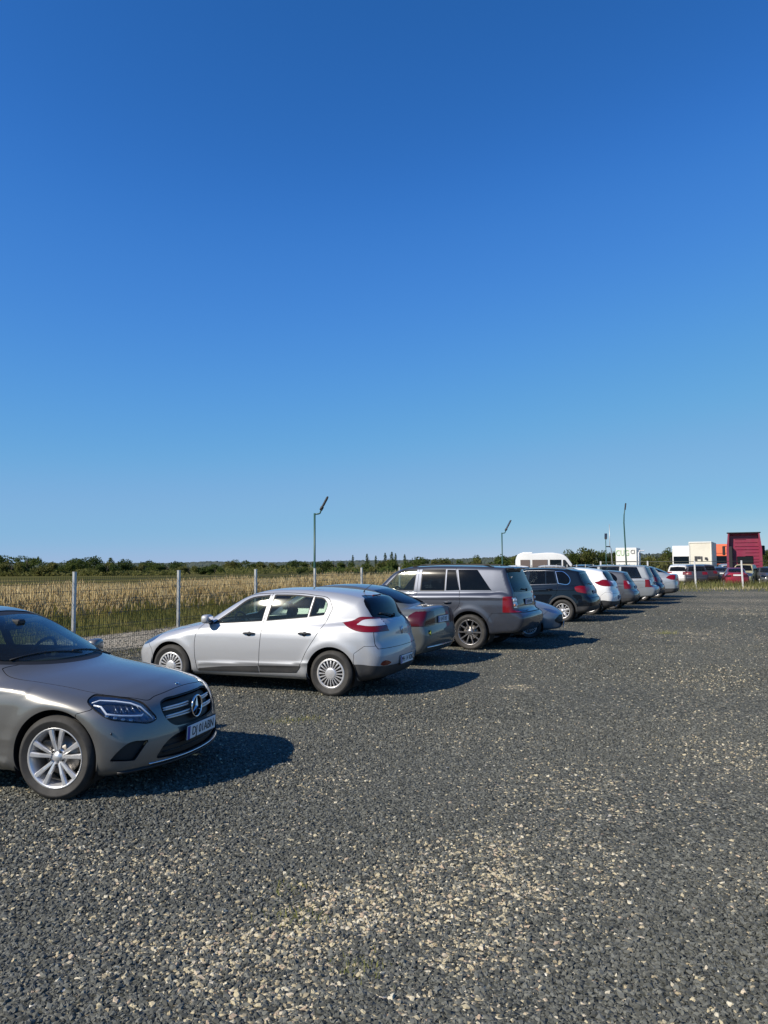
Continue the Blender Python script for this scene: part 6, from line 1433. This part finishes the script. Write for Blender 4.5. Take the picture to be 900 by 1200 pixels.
# lettered box trailer
t2 = empty('lettered_trailer', (35.6, 112, 0), R(67), 'white box trailer with green and dark lettering near the tallest mast', 'trailer')
box_body(t2, 0, 7, 2.9, 1.2, 4.0, M['lwhite'])
for txt, y, z, s, mt, sx in (('CUG', .50, 3.2, 1.2, M['gsign'], .75), ('CI', -.95, 3.35, .85, M['dsign'], .8)):
    l = link_mesh('lettering', text_mesh(txt, s, mt, 'lettering', .012, sx), t2); l.location = (-.035, y, z); l.rotation_euler = (math.pi/2, 0, -math.pi/2)
m = MB(); m.box((-.03,0,2.0), (.03,2.8,.05)); m.build('trim_line', M['dsign'], t2)
lorry_wheels(t2, (1.2,5.8), 1.1)
c2 = cab_front('tipper_lorry', (44.6, 100), R(66), M['orange'], 'orange lorry cab with a blue-tinted windscreen, between the cream box lorry and maroon cab', 2.0, 4.2)
m = MB(); m.box((3.5,0,1.7), (4.2,2.1,1.0), bev=.06); m.build('tipper_body', M['trim'], c2); lorry_wheels(c2, (3.5,), 1.0)
# white minibus beyond the fence
def minibus():
    o = empty('minibus', (14.9, 69.0, 0), R(-6), 'white high-roofed minibus with brown-tinted side windows beyond the fence', 'minibus')
    side = crv([(-2.9,.35),(-2.92,1.2),(-2.85,2.35),(-2.7,2.62),(-1.5,2.68),(.9,2.66),(1.25,2.55),(1.95,1.75),(2.15,1.45),(2.75,1.25),(2.95,1.0),(3.0,.45),(2.6,.32),(0,.3)], True, 4)
    V = []; n = len(side)
    for y, k in ((-1,.0),(-.93,.0),(-.75,.10),(0,.0),(.75,.10),(.93,.0),(1,.0)): pass
    ys = [(-1.0,.10),(-.97,.03),(-.80,0),(.80,0),(.97,.03),(1.0,.10)]; m = MB()
    for y, ins in ys:
        for (x, z) in side:
            s_ = 1-ins/2.9; zz = 1.3+(z-1.3)*(1-ins/1.4); yy = y*(1-.09*max(0, (z-1.3)/1.4)); V.append((x*s_, yy, zz))
    F = [(k*n+i, (k+1)*n+i, (k+1)*n+(i+1)%n, k*n+(i+1)%n) for k in range(5) for i in range(n)]+[list(range(n)), list(range(5*n, 6*n))[::-1]]
    m.add(V, F, 0, True); m.build('bus_body', M['lwhite'], o)
    M['bronze'] = mat('brown_tinted_glass', (.16,.12,.10), .12); 
    for sg in (-1,1):
        for (a, b) in ((-2.6,-1.75),(-1.55,-.2),(0,1.0)):
            MB().prism([(a,1.45),(a,2.12),(b,2.12),(b,1.45)], (sg*.955, sg*.985), fn=lambda p, q, c: (p, c*(1-.035*(q-1.4)), q)).build('side_window', M['bronze'] if b < 1 else M['glassdark'], o)
        MB().prism([(1.15,1.42),(1.15,2.1),(1.35,2.1),(1.85,1.42)], (sg*.955, sg*.985), fn=lambda p, q, c: (p, c*(1-.035*(q-1.4)), q)).build('cab_window', M['glassdark'], o)
        MB().box((1.95,sg*1.12,1.55), (.12,.18,.3), bev=.04).build('wing_mirror', M['trim'], o)
        MB().box((2.9,sg*.75,.85), (.12,.3,.22), bev=.05).build('headlamp', M['clearlamp'], o)
    MB().prism([(1.32,2.50),(2.12,1.55),(2.16,1.56),(1.36,2.52)], (-.8,.8), fn=lambda a, b, c: (a, c, b)).build('windscreen', M['glassdark'], o)
    MB().box((-1.9,0,2.74), (.9,.8,.14), bev=.05).build('roof_hatch', M['lwhite'], o)
    for x in (-1.8,1.9):
        for sg in (-1,1): add_wheel(o, x, .98, (.34,.2,.2,'multi'), sg)
minibus()
# ---- scrap cars: two base bodies, copied and repainted
def repaint(o, old, new):
    for c in [o]+[k for k in bpy.data.objects if k.parent == o]:
        for q in [c]+[k for k in bpy.data.objects if k.parent == c]:
            for s_ in q.material_slots:
                if s_.material == old: s_.link = 'OBJECT'; s_.material = new
def relabel(o, name, label): o.name = name; o['label'] = label; return o
G5 = 'scrap cars standing behind the cross fence'
cs = scaled(spec_saloon(), .95, .96, .98); cs['wheel'] = (.30,.2,.2,'multi'); cs['paint'] = paint('dark_red_paint', (.20,.010,.022), .3, .38, .25)
recut(cs, 'tail_lamp', [(-3.3,.70,1),(-3.3,.88,1),(-4.2,.88,1),(-4.2,.70,1)], lambda C, n: (C[:,1] > .42) & (C[:,2] < .92)); cs['mats'].update({'rear_window': M['glassdark'], 'window': M['glassdark'], 'tail_lamp': M['darkred']}); cs['interior'] = False; cs['flare'] = []; cs['creases'] = []
rsal, bd_, ox_, ob_ = build_car(cs, (0,0), 0, 'dark red saloon seen from behind through the cross fence', 'car', G5, .07, 'scrap_saloon')
def put(o, x, y, deg): o.location = (x, y, 0); o.rotation_euler = (0,0,R(deg))
put(rsal, 26.5, 57.6, 69)
m = MB(); m.box((0,0,0), (.02,.52,.11), bev=.003); q = m.build('licence_plate', M['plate'], rsal); q.location = (bd_.x_at(0,.80,-1)-.02-ox_, 0, .86)
ch = scaled(spec_crossover(), 1.0, .97, .99); ch['wheel'] = (.31,.2,.2,'multi'); ch['arch'] = (.37,.37); ch['archtrim'] = 0; ch['flare'] = []; ch['creases'] = []; ch['interior'] = False; ch['paint'] = paint('chalk_white_paint', (.68,.68,.68), .05, .4, .10); ch['mats'].update({'bumper_skirt': ch['paint'], 'window_frame': ch['paint'], 'sill_trim': ch['paint'], 'window:f': M['glassdark'], 'windscreen': M['glassdark']})
rmpv, bd2, ox2, ob2 = build_car(ch, (0,0), 0, 'white people carrier seen from behind just past the end of the row', 'car', G5, .07, 'scrap_minivan')
put(rmpv, 23.5, 60.5, 63)
paints = {}
def far_copy(src, old, col, x, y, deg, name, label, metal=.3, sc=1.):
    c = copy_tree(src); put(c, x, y, deg); relabel(c, name, label); c.scale = (sc, sc, sc)
    if col not in paints: paints[col] = paint('scrap_paint', col, metal, .4, .25)
    repaint(c, old, paints[col]); return c
KIDS.update({o.name: children(o) for o in [rsal, rmpv]+children(rsal)+children(rmpv)})
far = [(rsal, cs, (.03,.035,.045), 20.9, 64.5, 70, 'scrap_saloon', 'dark saloon half hidden left of the white people carrier'),
 (rmpv, ch, (.035,.04,.05), 24.9, 63.6, 250, 'scrap_minivan', 'dark grey car nose-on between the white people carrier and the dark red saloon'),
 (rmpv, ch, (.03,.03,.04), 24.2, 59.6, 74, 'scrap_minivan', 'dark car with a red tail lamp right of the white people carrier'),
 (rsal, cs, (.05,.055,.06), 24.0, 70., 70, 'scrap_saloon', 'charcoal saloon roof showing behind the white people carrier'),
 (rsal, cs, (.04,.045,.06), 29.6, 67., 70, 'scrap_saloon', 'black saloon showing just above the dark red saloon'),
 (rmpv, ch, (.62,.55,.28), 29.4, 62.2, 235, 'scrap_car', 'pale yellow car front behind the right white fence post'),
 (rsal, cs, (.06,.065,.07), 30.9, 61.5, 255, 'scrap_saloon', 'dark grey wreck facing us right of the pale yellow car'),
 (rmpv, ch, (.02,.05,.13), 32.9, 62.5, 75, 'scrap_minivan', 'dark blue car at the right edge beside the maroon cab'),
 (rmpv, ch, (.25,.26,.27), 20.0, 69., 80, 'scrap_minivan', 'grey car roof beyond the last silver coupe'),
 (rmpv, ch, (.03,.035,.05), 16.9, 66., 90, 'scrap_minivan', 'dark car roof beyond the fence corner behind the blue crossover'),
 (rsal, cs, (.10,.105,.11), 29.4, 75., 75, 'scrap_saloon', 'mid grey saloon in the second line below the cream box lorry'),
 (rmpv, ch, (.33,.34,.36), 33.2, 74., 75, 'scrap_minivan', 'light grey car in the second line left of the maroon cab')]
far += [(rsal, cs, (.02,.025,.03), 26.2, 68., 75, 'scrap_saloon', 'black saloon roof just behind the right side of the white people carrier'),
 (rmpv, ch, (.04,.03,.035), 27.0, 65.5, 90, 'scrap_minivan', 'dark car in the gap left of the dark red saloon'),
 (rmpv, ch, (.05,.055,.06), 34.5, 66., 80, 'scrap_minivan', 'dark car at the right edge behind the grey wreck')]
for s_, c_, col, x, y, dg, nm, lb in far: far_copy(s_, c_['paint'], col, x, y, dg, nm, lb)
# car roofs beyond the long fence, seen over the off-roader
for col, x, y, dg, lb in (((.70,.70,.69), 9.9, 62., 174, 'white car roof showing above the grey off-roader left of the lamp post'), ((.5,.52,.54), 12.4, 60., 170, 'silver car roof showing just left of the minibus'), ((.05,.055,.07), 21.5, 84., 172, 'dark car parked beyond the fence under the lettered trailer')):
    far_copy(rmpv, ch['paint'], col, x, y, dg, 'parked_car', lb)
print('SCENE', round(time.time()-T0, 1), 's')
